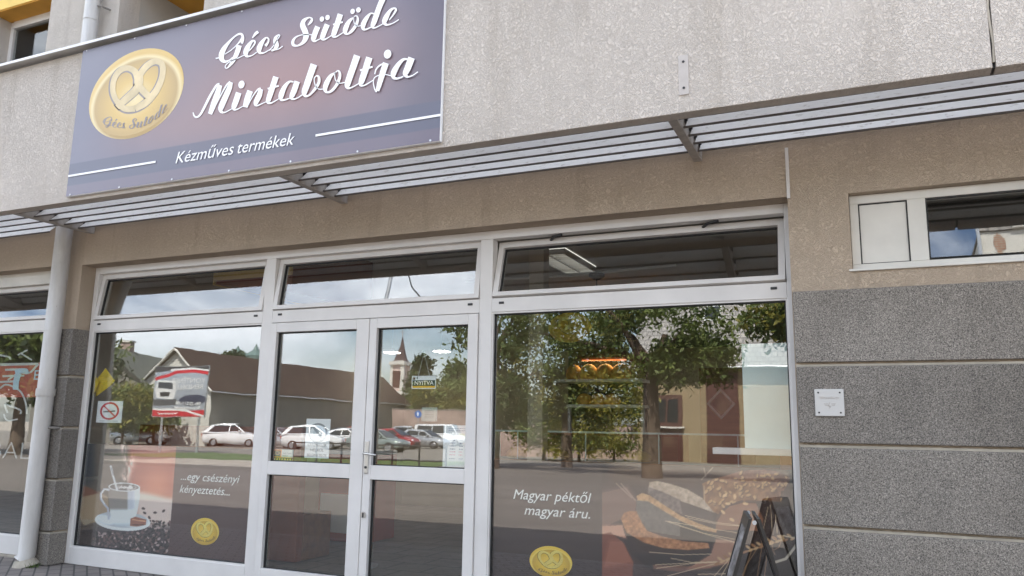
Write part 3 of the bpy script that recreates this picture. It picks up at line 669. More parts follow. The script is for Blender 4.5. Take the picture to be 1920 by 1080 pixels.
bp = thing('fixing_plate', 'narrow rusty edged metal plate with two bolt holes on the projecting band', 'metal plate', (-0.878, -1.10, 3.295))
MB().box(-0.909, -0.848, -1.106, -1.100, 3.297, 3.548, M['plate']).build('plate', bp, bevel=0.003)
for z in (3.505, 3.340): MB().tube([(-0.878, -1.105, z), (-0.878, -1.1085, z)], 0.008, M['black'], 10).build('bolt_hole', bp)
bx = thing('junction_box_cover', 'small square pale cover plate with embossed writing screwed to the granite', 'cover plate', (-0.206, -0.215, 1.45))
MB().box(-0.290, -0.122, -0.232, -0.216, 1.450, 1.616, M['cover']).build('plate', bx, bevel=0.005)
for x in (-0.268, -0.144):
    for z in (1.472, 1.594): MB().tube([(x, -0.231, z), (x, -0.2345, z)], 0.0055, M['black'], 10).build('screw', bx)
text('embossed_text', 'Blitzschutz', M['plate'], bx, -0.262, -0.2332, 1.556, 0.022, 0, 0.112, 0.0008)
em = MB()
for a, b_ in (((-0.238, 1.526), (-0.215, 1.526)), ((-0.196, 1.526), (-0.170, 1.526)), ((-0.232, 1.517), (-0.212, 1.517)), ((-0.194, 1.517), (-0.176, 1.517)), ((-0.205, 1.533), (-0.214, 1.512)), ((-0.214, 1.512), (-0.202, 1.513)), ((-0.202, 1.513), (-0.208, 1.498))):
    em.tube([(a[0], -0.2335, a[1]), (b_[0], -0.2335, b_[1])], 0.0016, M['plate'], 5)
em.build('embossed_bolt_mark', bx)
tk = MB().box(-0.401, -0.380, -0.197, -0.1805, 2.866, 3.215, M['pvc'])
tag(tk.build('cable_trunking', bevel=0.002), 'thin vertical white cable trunking above the right end of the shopfront', 'cable trunking')

# ================================================================== THE SIGN
SY = -1.138
sg = thing('shop_sign', 'wide violet brown sign panel with a gold pretzel emblem and white script', 'shop sign', (-4.32, -1.12, 3.22))
MB().box(-6.137, -2.497, -1.134, -1.102, 3.222, 4.562, M['paper']).build('panel', sg, bevel=0.006)
def sign_print_sheen(X, Z, px, py):  # brown print gradient, lightened to lavender by sky sheen painted into it
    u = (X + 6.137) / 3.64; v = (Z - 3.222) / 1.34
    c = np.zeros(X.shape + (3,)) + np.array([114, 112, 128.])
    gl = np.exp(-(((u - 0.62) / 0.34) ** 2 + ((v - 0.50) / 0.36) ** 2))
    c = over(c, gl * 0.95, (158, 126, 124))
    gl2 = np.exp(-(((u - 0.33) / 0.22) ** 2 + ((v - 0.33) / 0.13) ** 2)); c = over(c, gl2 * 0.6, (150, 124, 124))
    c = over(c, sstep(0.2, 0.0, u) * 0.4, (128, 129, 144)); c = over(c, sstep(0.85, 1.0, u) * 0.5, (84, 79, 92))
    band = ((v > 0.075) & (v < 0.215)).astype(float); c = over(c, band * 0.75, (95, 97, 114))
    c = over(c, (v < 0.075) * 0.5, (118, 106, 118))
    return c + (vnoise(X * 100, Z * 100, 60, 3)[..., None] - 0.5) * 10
art('printed_face', -6.133, -2.501, 3.226, 4.558, SY + 0.003, 260, 110, sign_print_sheen, M['sign'], sg)
smap = lambda x, y: at(x, y, SY)
for (a, b_) in (((128.5, 330.5), (292, 304)), ((592, 255), (826, 217))):
    (x0, z0), (x1, z1) = smap(*a), smap(*b_)
    MB().box(min(x0, x1), max(x0, x1), SY - 0.003, SY - 0.001, 3.396, 3.413, M['white_print']).build('white_rule', sg)
R1 = lambda a, b: (380 + a / 8, b / 8); R2 = lambda a, b: (540 + a / 8, b / 8); R3 = lambda a, b: (350 + a / 8, 100 + b / 8); R4 = lambda a, b: (560 + a / 8, 85 + b / 8)
# brush letters, drawn stroke by stroke: (x, y, width)
for k in range(7):
    for z in (3.236, 4.548): MB().tube([(-6.08 + k * .585, SY + .004, z), (-6.08 + k * .585, SY - .001, z)], .008, M['galv'], 8).build('screw', sg)
SCRIPT = {
 'G': (R1, [[(588, 655, 36), (606, 580, 40), (590, 520, 36), (545, 512, 30), (475, 555, 24), (395, 635, 40), (320, 735, 70), (285, 820, 82), (290, 890, 72), (335, 925, 40), (400, 905, 20), (455, 860, 16)],
            [(335, 815, 14), (420, 760, 14), (500, 690, 16), (560, 625, 26), (595, 570, 34)], [(198, 880, 20), (255, 866, 16)],
            [(552, 682, 76), (520, 790, 72), (468, 900, 58), (425, 965, 40), (375, 1020, 20), (343, 1018, 14), (352, 975, 14), (415, 925, 16), (520, 880, 14), (620, 832, 14)]]),
 'é': (R1, [[(690, 775, 14), (745, 715, 18), (785, 650, 26), (778, 615, 26), (735, 630, 40), (675, 720, 74), (650, 800, 74), (672, 845, 38), (735, 838, 18), (815, 785, 13)], [(836, 476, 42), (795, 512, 42), (750, 570, 14)]]),
 'c': (R1, [[(945, 690, 46), (985, 640, 28), (992, 585, 24), (950, 572, 26), (885, 655, 66), (850, 740, 76), (862, 790, 44), (920, 797, 20), (985, 762, 15), (1030, 735, 13)]]),
 's': (R1, [[(1005, 760, 16), (1065, 690, 14), (1130, 590, 14), (1160, 540, 15), (1142, 528, 20), (1100, 570, 46), (1100, 630, 72), (1115, 690, 66), (1085, 740, 40), (1035, 765, 24)], [(1080, 755, 16), (1150, 735, 15), (1205, 695, 14)]]),
 'S': (R2, [[(300, 380, 14), (345, 330, 38), (362, 285, 28), (315, 265, 22), (240, 312, 58), (222, 385, 80), (258, 470, 86), (272, 550, 82), (230, 635, 54), (150, 685, 26), (85, 675, 44), (75, 625, 46), (112, 565, 28), (180, 532, 16), (240, 522, 14), (320, 520, 14), (375, 527, 13)]]),
 'ü': (R2, [[(448, 400, 80), (408, 500, 80), (385, 585, 72), (402, 618, 34), (445, 603, 18), (500, 575, 13)], [(592, 368, 80), (550, 470, 78), (520, 565, 72), (545, 592, 34), (595, 573, 18), (660, 530, 13)]]),
 't': (R2, [[(790, 215, 82), (740, 370, 82), (690, 515, 74), (698, 552, 38), (745, 545, 20), (835, 488, 13)], [(680, 372, 24), (826, 334, 26)]]),
 'ö': (R2, [[(1000, 258, 14), (925, 320, 52), (872, 420, 76), (862, 485, 62), (895, 512, 28), (955, 475, 42), (1015, 395, 46), (1050, 310, 38), (1040, 248, 22), (1000, 250, 13), (990, 305, 13), (1008, 370, 13), (1055, 395, 13), (1115, 383, 13)]]),
 'd': (R2, [[(1300, 212, 22), (1245, 207, 24), (1185, 275, 58), (1135, 370, 72), (1135, 435, 48), (1178, 445, 24), (1250, 412, 18)], [(1422, 0, 84), (1372, 120, 80), (1305, 310, 78), (1275, 395, 60), (1302, 422, 26), (1362, 400, 16), (1435, 358, 13)]]),
 'e': (R2, [[(1525, 305, 14), (1590, 220, 24), (1625, 155, 32), (1602, 128, 24), (1540, 165, 46), (1475, 270, 76), (1452, 340, 66), (1485, 377, 32), (1550, 365, 18), (1612, 335, 15), (1668, 298, 14)]]),
 'M': (R3, [[(98, 885, 14), (115, 938, 26), (152, 958, 28), (202, 925, 32), (255, 835, 36), (335, 675, 38), (405, 550, 34), (455, 475, 30), (495, 455, 24)], [(502, 478, 70), (462, 610, 84), (405, 770, 84), (352, 912, 62)], [(430, 800, 12), (520, 620, 18), (600, 480, 24), (655, 425, 26)], [(670, 435, 52), (640, 530, 78), (570, 690, 86), (518, 815, 80), (520, 875, 46), (568, 890, 22), (625, 865, 16), (690, 828, 12)]]),
 'i': (R3, [[(785, 592, 86), (742, 720, 84), (712, 805, 74), (722, 845, 36), (775, 835, 18), (855, 790, 12)]]),
 'n': (R3, [[(958, 565, 86), (912, 690, 86), (882, 812, 74)], [(920, 790, 12), (1000, 640, 16), (1070, 548, 22), (1115, 525, 26)], [(1120, 540, 60), (1095, 630, 80), (1050, 725, 76), (1042, 772, 52), (1070, 785, 24), (1125, 762, 16), (1195, 730, 12)]]),
 't2': (R3, [[(1345, 355, 84), (1300, 490, 84), (1238, 680, 76), (1225, 735, 50), (1268, 750, 26), (1325, 722, 16), (1395, 680, 12)], [(1222, 535, 26), (1388, 492, 26)]]),
 'a': (R3, [[(1610, 432, 20), (1545, 432, 32), (1475, 510, 64), (1425, 630, 80), (1425, 695, 46), (1475, 702, 26), (1560, 675, 16)], [(1665, 425, 84), (1620, 560, 82), (1582, 655, 70), (1605, 690, 30), (1665, 675, 18), (1745, 628, 12)]]),
 'b': (R4, [[(236, 290, 100), (190, 420, 98), (122, 620, 94), (92, 715, 80), (115, 765, 38), (175, 745, 28), (255, 655, 42), (310, 560, 42), (310, 485, 36), (280, 462, 20), (242, 500, 16), (252, 590, 14), (302, 657, 14), (375, 662, 14)], [(0, 790, 14), (60, 745, 14)]]),
 'o': (R4, [[(560, 412, 16), (485, 470, 56), (425, 580, 76), (405, 665, 62), (438, 710, 32), (505, 685, 38), (582, 590, 44), (625, 480, 42), (620, 405, 30), (590, 388, 18), (550, 432, 14), (560, 520, 14), (612, 572, 14), (705, 562, 14)]]),
 'l': (R4, [[(885, 158, 100), (840, 290, 98), (770, 490, 94), (738, 605, 82), (758, 648, 36), (815, 632, 20), (915, 575, 14)]]),
 't3': (R4, [[(1068, 188, 96), (1010, 370, 94), (952, 540, 86), (938, 595, 50), (980, 610, 24), (1035, 585, 18), (1125, 530, 14)], [(930, 382, 28), (1118, 328, 28)]]),
 'j': (R4, [[(1150, 440, 16), (1170, 370, 20), (1220, 312, 24), (1295, 275, 22)], [(1318, 272, 90), (1270, 420, 86), (1222, 580, 74), (1192, 690, 54)], [(1180, 705, 26), (1150, 660, 18), (1130, 560, 14), (1150, 490, 14), (1220, 455, 14), (1310, 445, 14), (1405, 468, 14)]]),
 'a2': (R4, [[(1650, 215, 20), (1575, 225, 42), (1495, 310, 68), (1435, 420, 84), (1435, 490, 50), (1495, 505, 28), (1580, 475, 18)], [(1705, 195, 100), (1650, 340, 96), (1612, 435, 78), (1645, 480, 32), (1715, 462, 18), (1800, 405, 15)]]),
}
DOTS = {'ü': (R2, [(512, 288, 33, 40), (597, 265, 33, 40)]), 'ö': (R2, [(974, 175, 34, 40), (1062, 153, 34, 40)]), 'i': (R3, [(826, 470, 46, 60)]), 'j': (R4, [(1344, 140, 55, 68)])}
for word, keys in (('first_script_word', 'G é c s'.split()), ('second_script_word', 'S ü t ö d e'.split()), ('third_script_word', 'M i n t2 a b o l t3 j a2'.split())):
    mb = MB(); k = 0
    for key in keys:
        f, sts = SCRIPT[key]
        for s_ in sts:
            if key == 'd' and s_[0][1] == 0: s_ = [(1450, -75, 84)] + s_
            k += 1; ribbon(mb, s_, lambda x, y: smap(*f(x, y)), M['white_print'], 1.0, SY - 0.001 - 0.00035 * k)
        if key in DOTS:
            f2, ds = DOTS[key]
            for (x, y, a, b_) in ds: k += 1; ellip(mb, x, y, a, b_, lambda x, y: smap(*f2(x, y)), M['white_print'], SY - 0.001 - 0.00035 * k, ang=0.25)
    mb.build('lettering', sg)
x, z = smap(327.5, 306.5)
for s_, pa, pb in (('Kézműves', 327.5, 436), ('termékek', 443, 549)):
    xa, xb = smap(pa, 306.5 - (pa - 327.5) * .155)[0], smap(pb, 306.5 - (pb - 327.5) * .155)[0]
    text('lettering', s_, M['white_print'], sg, xa, SY - 0.001, z - 0.002, 0.136, 0.24, xb - xa, 0.001)
ROPE = [[(398, 692, 62), (500, 598, 76), (600, 505, 82), (640, 420, 78), (650, 335, 66), (720, 245, 66), (808, 200, 64), (878, 235, 64), (882, 350, 64), (840, 470, 66), (785, 555, 70), (700, 645, 72), (590, 705, 66), (480, 705, 62), (398, 625, 60), (355, 515, 60), (368, 390, 60), (430, 300, 62), (510, 272, 60), (585, 305, 66), (618, 375, 76), (630, 455, 78), (705, 545, 72), (778, 605, 76)]]
def emblem(parent, cx, cz, rx, rz, y, disc, rope, line, script=True, tilt=0.0):
    """gold disc with an embossed pretzel and an arched word; drawn in the big sign's units and rescaled"""
    # big sign disc: centre (614, 550) in rope units
    def to(x, yy):
        X, Z = smap(150 + x / 5.686, 80 + yy / 5.684)
        u, v = (X + 5.428) / 0.545, (Z - 4.04) / 0.392
        u, v = u * math.cos(tilt) - v * math.sin(tilt), u * math.sin(tilt) + v * math.cos(tilt)
        return cx + u * rx, cz + v * rz
    n = 56; d = MB(); th = 0.004 * (1 if rx > .3 else .4)
    o_ = [(cx + rx * math.cos(2 * math.pi * k / n), cz + rz * math.sin(2 * math.pi * k / n)) for k in range(n)]
    i_ = [(cx + .93 * rx * math.cos(2 * math.pi * k / n), cz + .93 * rz * math.sin(2 * math.pi * k / n)) for k in range(n)]
    d.rings([[(p[0], y, p[1]) for p in o_], [(p[0], y - th, p[1]) for p in i_]], disc, cap=True)
    dd = d.build('emblem', parent)
    s = MB(); e = 0.0006
    ribbon(s, [(a, b, c + 14) for a, b, c in ROPE[0]], to, line, 1.0, y - th - e, (-10, 8))
    s.build('emblem_outline', dd)
    r = MB(); pts = ROPE[0]
    ribbon(r, pts[:13], to, rope, 1.0, y - th - 2 * e); ribbon(r, pts[12:], to, rope, 1.0, y - th - 3 * e)
    r.build('pretzel', dd)
    if script:
        q = MB(); k = 0
        for key in 'G é c s S ü t ö d e'.split():
            f, sts = SCRIPT[key]
            for s_ in sts:
                k += 1
                def mp_(a, b):
                    px, py = f(a, b); t = (px - 405) / 343.0; base = 118 - (px - 405) * 0.245
                    return to(238 + t * 700, float(np.interp(t, [0, .2, .34, .45, .6, .75, .88, 1], [862, 898, 905, 905, 888, 838, 770, 690])) + (py - base) * 2.1)
                ribbon(q, s_, mp_, line, 1.15 if rx < .3 else 1.0, y - th - e - k * 0.0001)
        q.build('emblem_lettering', dd)
    return dd
emblem(sg, -5.428, 4.04, 0.545, 0.392, SY + 0.002, M['gold_pale'], M['gold_rope'], M['gold_shade'])

# ================================================================== FILMS, STICKERS AND NOTICES IN THE WINDOWS
FYL = 0.032
def coffee_paint(X, Z, px, py):
    a = (px - 140) * 5.144; b = (py - 850) * 5.144
    c = np.zeros(X.shape + (3,)) + np.array([104, 92, 82.])
    c = over(c, sstep(240, 120, a) * sstep(400, 200, b), (44, 52, 66))
    c = over(c, sstep(480, 560, a), (160, 76, 52))
    gl = np.exp(-(((a - 800) / 190) ** 2 + ((b - 300) / 190) ** 2)) * sstep(520, 600, a); c = over(c, gl * 0.8, (206, 116, 60))
    c = over(c, sstep(0, -90, b) * sstep(500, 600, a) * .6, (120, 66, 54))
    tb = 360 + 60 * sstep(600, 970, a)                                   # table top beyond the cup
    c = over(c, sstep(tb - 25, tb + 45, b) * sstep(560, 640, a), (206, 184, 172))
    c = over(c, sstep(640, 760, b), (70, 58, 60))
    c = over(c, sstep(560, 640, a) * sstep(760, 600, b) * sstep(430, 470, b) * .5, (190, 170, 165))
    bur = m_poly(a, b, [(30, 450), (120, 395), (240, 370), (320, 430), (330, 600), (190, 660), (90, 690), (40, 600)], 18)
    wv = 0.5 + 0.5 * np.sin(a * 0.28 + 6 * vnoise(a, b, 80, 5)) * np.sin(b * 0.42)
    c = over(c, bur, (150, 126, 98)); c = c + (bur * (wv - 0.5) * 70)[..., None]
    c = over(c, m_poly(a, b, [(30, 300), (130, 330), (230, 380), (60, 420), (20, 400)], 15), (120, 72, 48))
    c = over(c, m_poly(a, b, [(60, 640), (190, 640), (110, 690)], 12) * .8, (150, 136, 118))
    # steam
    st = vnoise(a * 1.6, b * .7, 70, 21); stm = np.exp(-((a - 505 - 24 * np.sin(b / 60.)) / 46) ** 2) * sstep(320, 250, b)
    c = over(c, stm * sstep(.42, .7, st) * 1.1, (226, 190, 178))
    # beans
    rb = np.random.default_rng(5); dens = sstep(640, 760, b)
    for _ in range(620):
        bx, by = rb.uniform(180, 950), rb.uniform(650, 990)
        if by < 1000 - 0.42 * (bx - 100) - 40 and bx < 640 and by < 760: continue
        if by < 690 and bx < 700: continue
        an = rb.uniform(0, 3.1); r = rb.uniform(9, 19); t = rb.random(); k = (36, 24, 26) if t < .55 else ((110, 82, 76) if t < .85 else (168, 144, 140))
        sel = (abs(a - bx) < 26) & (abs(b - by) < 26)
        if not sel.any(): continue
        mm = np.zeros(a.shape); mm[sel] = m_ell(a[sel], b[sel], bx, by, r, r * .62, an, .2); c = over(c, mm * .9, k)
    for bx, by, an in ((662, 532, .2), (675, 575, .6), (775, 572, 0), (858, 555, 2.4), (720, 620, 1), (760, 655, .3)): c = over(c, m_ell(a, b, bx, by, 18, 11, an, .2), (70, 46, 44))
    # saucer
    c = over(c, m_ell(a, b, 462, 655, 268, 92, .07, .02), (212, 212, 214)); c = over(c, m_ell(a, b, 462, 640, 248, 78, .07, .04), (168, 170, 176))
    c = over(c, m_ell(a, b, 300, 640, 90, 40, .3, .3) * .8, (206, 214, 228)); c = over(c, m_ell(a, b, 590, 668, 120, 50, 0, .2) * .7, (196, 200, 204))
    # cup
    body = m_poly(a, b, [(322, 335), (628, 335), (626, 430), (604, 560), (570, 660), (540, 700), (400, 700), (356, 640), (336, 520)], 5)
    shade = sstep(330, 630, a); cc = np.zeros_like(c) + np.array([132, 124, 118.]); cc = over(cc, sstep(500, 520, a), (176, 178, 188)); cc = over(cc, sstep(540, 630, a), (220, 220, 222)); cc = over(cc, sstep(520, 560, b), (200, 204, 206)); cc = over(cc, sstep(660, 700, b) * .5, (140, 150, 165))
    c = c * (1 - body[..., None]) + cc * body[..., None]
    c = over(c, m_ell(a, b, 478, 325, 152, 42, .03, .03), (222, 224, 230)); c = over(c, m_ell(a, b, 478, 326, 140, 34, .03, .05), (92, 84, 84)); c = over(c, m_ell(a, b, 500, 328, 90, 26, .03, .5) * sstep(.4, .6, vnoise(a, b, 30, 9)), (205, 200, 200))
    c = over(c, m_line(a, b, [(330, 352), (285, 345), (252, 390), (254, 440), (285, 490), (320, 530), (328, 630)], 17), (168, 168, 178)); c = over(c, m_line(a, b, [(324, 350), (286, 350), (258, 392), (260, 440), (290, 488)], 5), (220, 220, 228))
    c = over(c, m_line(a, b, [(348, 125), (368, 210), (410, 355)], 15), (205, 205, 210)); c = over(c, m_line(a, b, [(352, 140), (372, 212)], 4), (120, 116, 116))
    c = over(c, m_poly(a, b, [(540, 630), (585, 612), (690, 640), (685, 690), (600, 705), (535, 700)], 5), (142, 82, 52)); c = over(c, m_line(a, b, [(560, 640), (680, 655)], 8), (196, 140, 100)); c = over(c, m_line(a, b, [(556, 690), (660, 690)], 7), (90, 48, 32))
    # plain right part
    pl = sstep(958, 962, a + (b - 200) * 0.075); c = over(c, pl, (88, 66, 64)); c = over(c, pl * sstep(200, 700, b) * .5, (74, 50, 52))
    return c
cf = thing('window_film', 'brown film with a steaming cup of coffee in the left display window', 'window film', (-5.98, FYL, 0.156))
art('printed_sheet', -7.030, -4.902, 0.170, 1.124, FYL, 330, 170, coffee_paint, M['print_mid'], cf)
fmL = lambda x, y: at(x, y, FYL)
def film_text(parent, s, pa, pb, capx, Y):
    (x0, z0), (x1, z1) = at(*pa, Y), at(*pb, Y); sc = at(pa[0], pa[1] - capx, Y)[1] - z0
    for k, (mm, dx, dz) in enumerate(((M['white_print'], 0, 0), (M['gasket'], .003, -.004))):
        text('lettering' if k == 0 else 'lettering_shadow', s, mm, parent, x0 + dx, Y - 0.0022 + k * .0012, z0 + dz, sc / 0.73, 0.25, x1 - x0, 0.0003)
film_text(cf, '...egy csészényi', (338, 899.6), (448, 905), 15.5, FYL)
film_text(cf, 'kényeztetés...', (336, 923), (430, 928), 15.5, FYL)
(cx0, _), (cx1, _), (_, cz0), (_, cz1) = at(358, 996, FYL), at(411, 996, FYL), at(384, 1022, FYL), at(384, 971, FYL)
emblem(cf, (cx0 + cx1) / 2, (cz0 + cz1) / 2, (cx1 - cx0) / 2, (cz1 - cz0) / 2, FYL - 0.001, M['gold'], M['gold_rope_deep'], M['gold_line'], True, 0.18)

def bread_paint(X, Z, px, py):
    a = (px - 1120) * 4.5; b = (py - 840) * 4.5
    c = np.zeros(X.shape + (3,)) + np.array([80, 58, 52.])
    n1 = vnoise(a, b, 160, 31); c = c + ((n1 - .5) * 26)[..., None]
    c = over(c, sstep(400, 150, b) * sstep(40, 200, a), (112, 86, 62)); c = over(c, sstep(900, 1400, a) * sstep(700, 1000, b), (50, 36, 33))
    c = over(c, m_poly(a, b, [(36, 380), (250, 330), (330, 450), (320, 540), (200, 600), (36, 680)], 40) * .8, (146, 112, 98))
    c = over(c, m_poly(a, b, [(36, 660), (210, 650), (240, 760), (100, 720), (36, 740)], 20), (196, 146, 120))
    c = over(c, m_poly(a, b, [(36, 730), (110, 715), (220, 800), (300, 960), (295, 1090), (36, 1090)], 10), (138, 76, 48)); c = c + (m_poly(a, b, [(110, 790), (210, 790), (290, 960), (60, 1000)], 40) * 22)[..., None]
    c = over(c, m_poly(a, b, [(310, 900), (930, 880), (1000, 800), (980, 1000), (700, 1040), (420, 1000)], 30) * .75, (56, 42, 40))
    wood = m_poly(a, b, [(1000, 770), (1190, 790), (1160, 960), (930, 1010), (760, 1020), (960, 900)], 20); c = over(c, wood, (172, 128, 104))
    c = over(c, m_poly(a, b, [(470, 990), (820, 1000), (900, 960), (960, 1010), (700, 1040), (480, 1020)], 15) * .7, (160, 110, 86))
    # big seeded loaf
    loaf = m_poly(a, b, [(890, 300), (960, 268), (1090, 235), (1220, 192), (1420, 182), (1540, 205), (1625, 262), (1570, 360), (1550, 455), (1420, 440), (1300, 450), (1180, 450), (1080, 500), (1030, 560), (950, 520), (900, 480)], 10)
    lc = np.zeros_like(c) + np.array([150, 104, 58.]); lc = over(lc, sstep(330, 180, b) * .7, (138, 92, 84)); lc = over(lc, sstep(1380, 1600, a) * .7, (112, 74, 60)); lc = lc + ((vnoise(a, b, 36, 41) - .5) * 70)[..., None]
    c = c * (1 - loaf[..., None]) + lc * loaf[..., None]
    face = m_poly(a, b, [(1010, 600), (1040, 540), (1110, 480), (1220, 450), (1330, 450), (1400, 600), (1380, 700), (1200, 690), (1000, 690)], 10); c = over(c, face, (152, 104, 74)); c = over(c, m_line(a, b, [(1000, 620), (1045, 540), (1110, 482), (1220, 452), (1330, 455)], 16, 6), (96, 62, 46))
    c = over(c, m_line(a, b, [(1560, 370), (1548, 450)], 12, 5), (84, 56, 46))
    rb = np.random.default_rng(8)
    for _ in range(95):
        bx, by = rb.uniform(910, 1600), rb.uniform(205, 520)
        if by > 520 - .12 * (bx - 900) and bx > 1060: continue
        an = rb.uniform(0, 3.1); r = rb.uniform(14, 24)
        sel = (abs(a - bx) < 34) & (abs(b - by) < 34)
        if not sel.any(): continue
        mm = np.zeros(a.shape); mm[sel] = m_ell(a[sel], b[sel], bx + 3, by + 5, r * 1.1, r * .62, an, .3); c = over(c, mm * loaf * .6, (84, 52, 34))
        mm = np.zeros(a.shape); mm[sel] = m_ell(a[sel], b[sel], bx, by, r, r * .5, an, .25); c = over(c, mm * loaf * .85, (206, 168, 116))
    for bx, by, an in ((1075, 400, -.7), (1160, 410, 1.5), (1250, 470, .2), (1060, 540, .8), (1135, 605, .5), (1100, 470, .1)): c = over(c, m_ell(a, b, bx, by, 24, 12, an, .25), (214, 178, 130))
    # slices
    gr = ((vnoise(a, b, 22, 51) - .5) * 60)[..., None]
    s1 = m_poly(a, b, [(440, 290), (500, 280), (620, 305), (760, 350), (880, 420), (985, 545), (860, 500), (760, 465), (700, 455), (560, 430), (430, 375)], 7)
    c = c * (1 - s1[..., None]) + (np.array([186, 164, 144.]) + gr) * s1[..., None]
    i1 = m_poly(a, b, [(430, 330), (560, 375), (700, 440), (720, 560), (600, 520), (480, 440), (428, 380)], 8); c = c * (1 - i1[..., None]) + (np.array([128, 110, 104.]) + gr) * i1[..., None]
    c = over(c, m_poly(a, b, [(700, 450), (960, 545), (1000, 640), (860, 600), (720, 560)], 10), (92, 76, 72))
    i2 = m_poly(a, b, [(330, 440), (420, 430), (560, 520), (700, 600), (700, 745), (540, 720), (390, 690), (330, 560)], 8); c = over(c, i2, (122, 112, 106)); c = c + (i2[..., None] * gr * .4)
    s2 = m_poly(a, b, [(332, 405), (375, 380), (440, 400), (560, 480), (700, 570), (860, 640), (1008, 690), (1004, 715), (880, 690), (720, 625), (560, 530), (430, 450), (340, 440)], 6); c = c * (1 - s2[..., None]) + (np.array([192, 150, 102.]) + gr) * s2[..., None]
    c = over(c, m_poly(a, b, [(700, 620), (860, 690), (1000, 720), (990, 800), (860, 800), (700, 745)], 8), (60, 52, 46))
    s3 = m_poly(a, b, [(200, 600), (225, 550), (275, 532), (328, 535), (380, 640), (420, 700), (560, 750), (740, 790), (935, 805), (945, 845), (760, 862), (560, 845), (390, 800), (250, 720)], 7); c = c * (1 - s3[..., None]) + (np.array([180, 124, 70.]) + gr * 1.2) * s3[..., None]
    c = over(c, m_poly(a, b, [(250, 720), (400, 805), (560, 850), (760, 866), (940, 850), (930, 880), (620, 890), (380, 860)], 10), (74, 48, 36))
    # wheat
    W = (214, 190, 156)
    for l in ([(575, 615), (900, 720), (1180, 775)], [(600, 620), (950, 680), (1210, 720)], [(740, 570), (980, 625), (1210, 655)], [(760, 590), (1000, 640), (1210, 660)], [(700, 660), (960, 740), (1170, 800)], [(440, 880), (700, 900), (960, 895)], [(620, 930), (800, 965), (990, 960)], [(490, 985), (800, 970), (1000, 965)], [(500, 1015), (800, 975), (1010, 960)], [(590, 1080), (860, 1010), (1060, 960)], [(850, 1065), (1140, 1060)], [(980, 1090), (1110, 940)], [(1040, 1090), (1120, 950)], [(1480, 730), (1460, 480)], [(1400, 690), (1440, 500)], [(1520, 720), (1500, 560)], [(1300, 540), (1400, 690)]):
        c = over(c, m_line(a, b, l, 2.5, 4) * .85, W)
    for x0, y0, x1, y1, nn in ((1250, 860, 1560, 760, 15), (1010, 960, 1150, 905, 7), (1400, 790, 1650, 750, 9)):
        for k in range(nn):
            t = k / max(1, nn - 1); bx, by = x0 + (x1 - x0) * t, y0 + (y1 - y0) * t; sgn = -1 if k % 2 else 1
            c = over(c, m_ell(a, b, bx, by + sgn * 16, 26, 11, -.5 * sgn + .1, .3), (200, 166, 126) if k % 3 else (168, 124, 84))
    for l in ([(1300, 870), (1230, 1080)], [(1390, 820), (1350, 1080)], [(1470, 780), (1480, 860), (1500, 900)], [(1550, 790), (1530, 840), (1490, 860)], [(1340, 860), (1250, 1000), (1220, 1090)], [(1440, 830), (1410, 1080)]): c = over(c, m_line(a, b, l, 4, 4) * .8, (176, 140, 104))
    c = over(c, m_line(a, b, [(1480, 970), (1590, 935), (1650, 860), (1710, 770)], 16, 8), (196, 184, 170)); c = over(c, m_line(a, b, [(1570, 740), (1640, 755), (1700, 756)], 8, 5), (206, 184, 156))
    for l in ([(160, 300), (290, 420)], [(200, 300), (320, 440)], [(830, 80), (900, 135)], [(900, 170), (915, 240)], [(880, 265), (960, 180), (1000, 135)], [(900, 320), (905, 480)]): c = over(c, m_line(a, b, l, 4, 7) * .5, (200, 180, 165))
    c = over(c, m_poly(a, b, [(1500, 40), (1720, 100), (1720, 500), (1640, 500), (1630, 240)], 20) * .6, (58, 44, 44))
    pl = sstep(42, 36, a); c = over(c, pl, (84, 66, 60)); c = over(c, pl * sstep(300, 900, b) * .5, (62, 46, 48))
    c = over(c, sstep(1630, 1660, a + (b - 500) * -.09) * .8, (62, 66, 66))
    return c
bf = thing('window_film', 'brown film with sliced seeded bread and wheat ears in the right display window', 'window film', (-1.53, FYL, 0.156))
art('printed_sheet', -2.604, -0.454, 0.170, 1.108, FYL, 420, 210, bread_paint, M['print_dim'], bf)
film_text(bf, 'Magyar péktől', (961, 935), (1107, 943.5), 19, FYL)
film_text(bf, 'magyar áru.', (982, 964.5), (1105, 972.5), 19, FYL)
(cx0, _), (cx1, _), (_, cz0), (_, cz1) = at(993, 1053, FYL), at(1073, 1053, FYL), at(1033, 1083, FYL), at(1033, 1024, FYL)
emblem(bf, (cx0 + cx1) / 2, (cz0 + cz1) / 2, (cx1 - cx0) / 2, (cz1 - cz0) / 2, FYL - 0.001, M['gold'], M['gold_rope_deep'], M['gold_line'], True, 0.12)

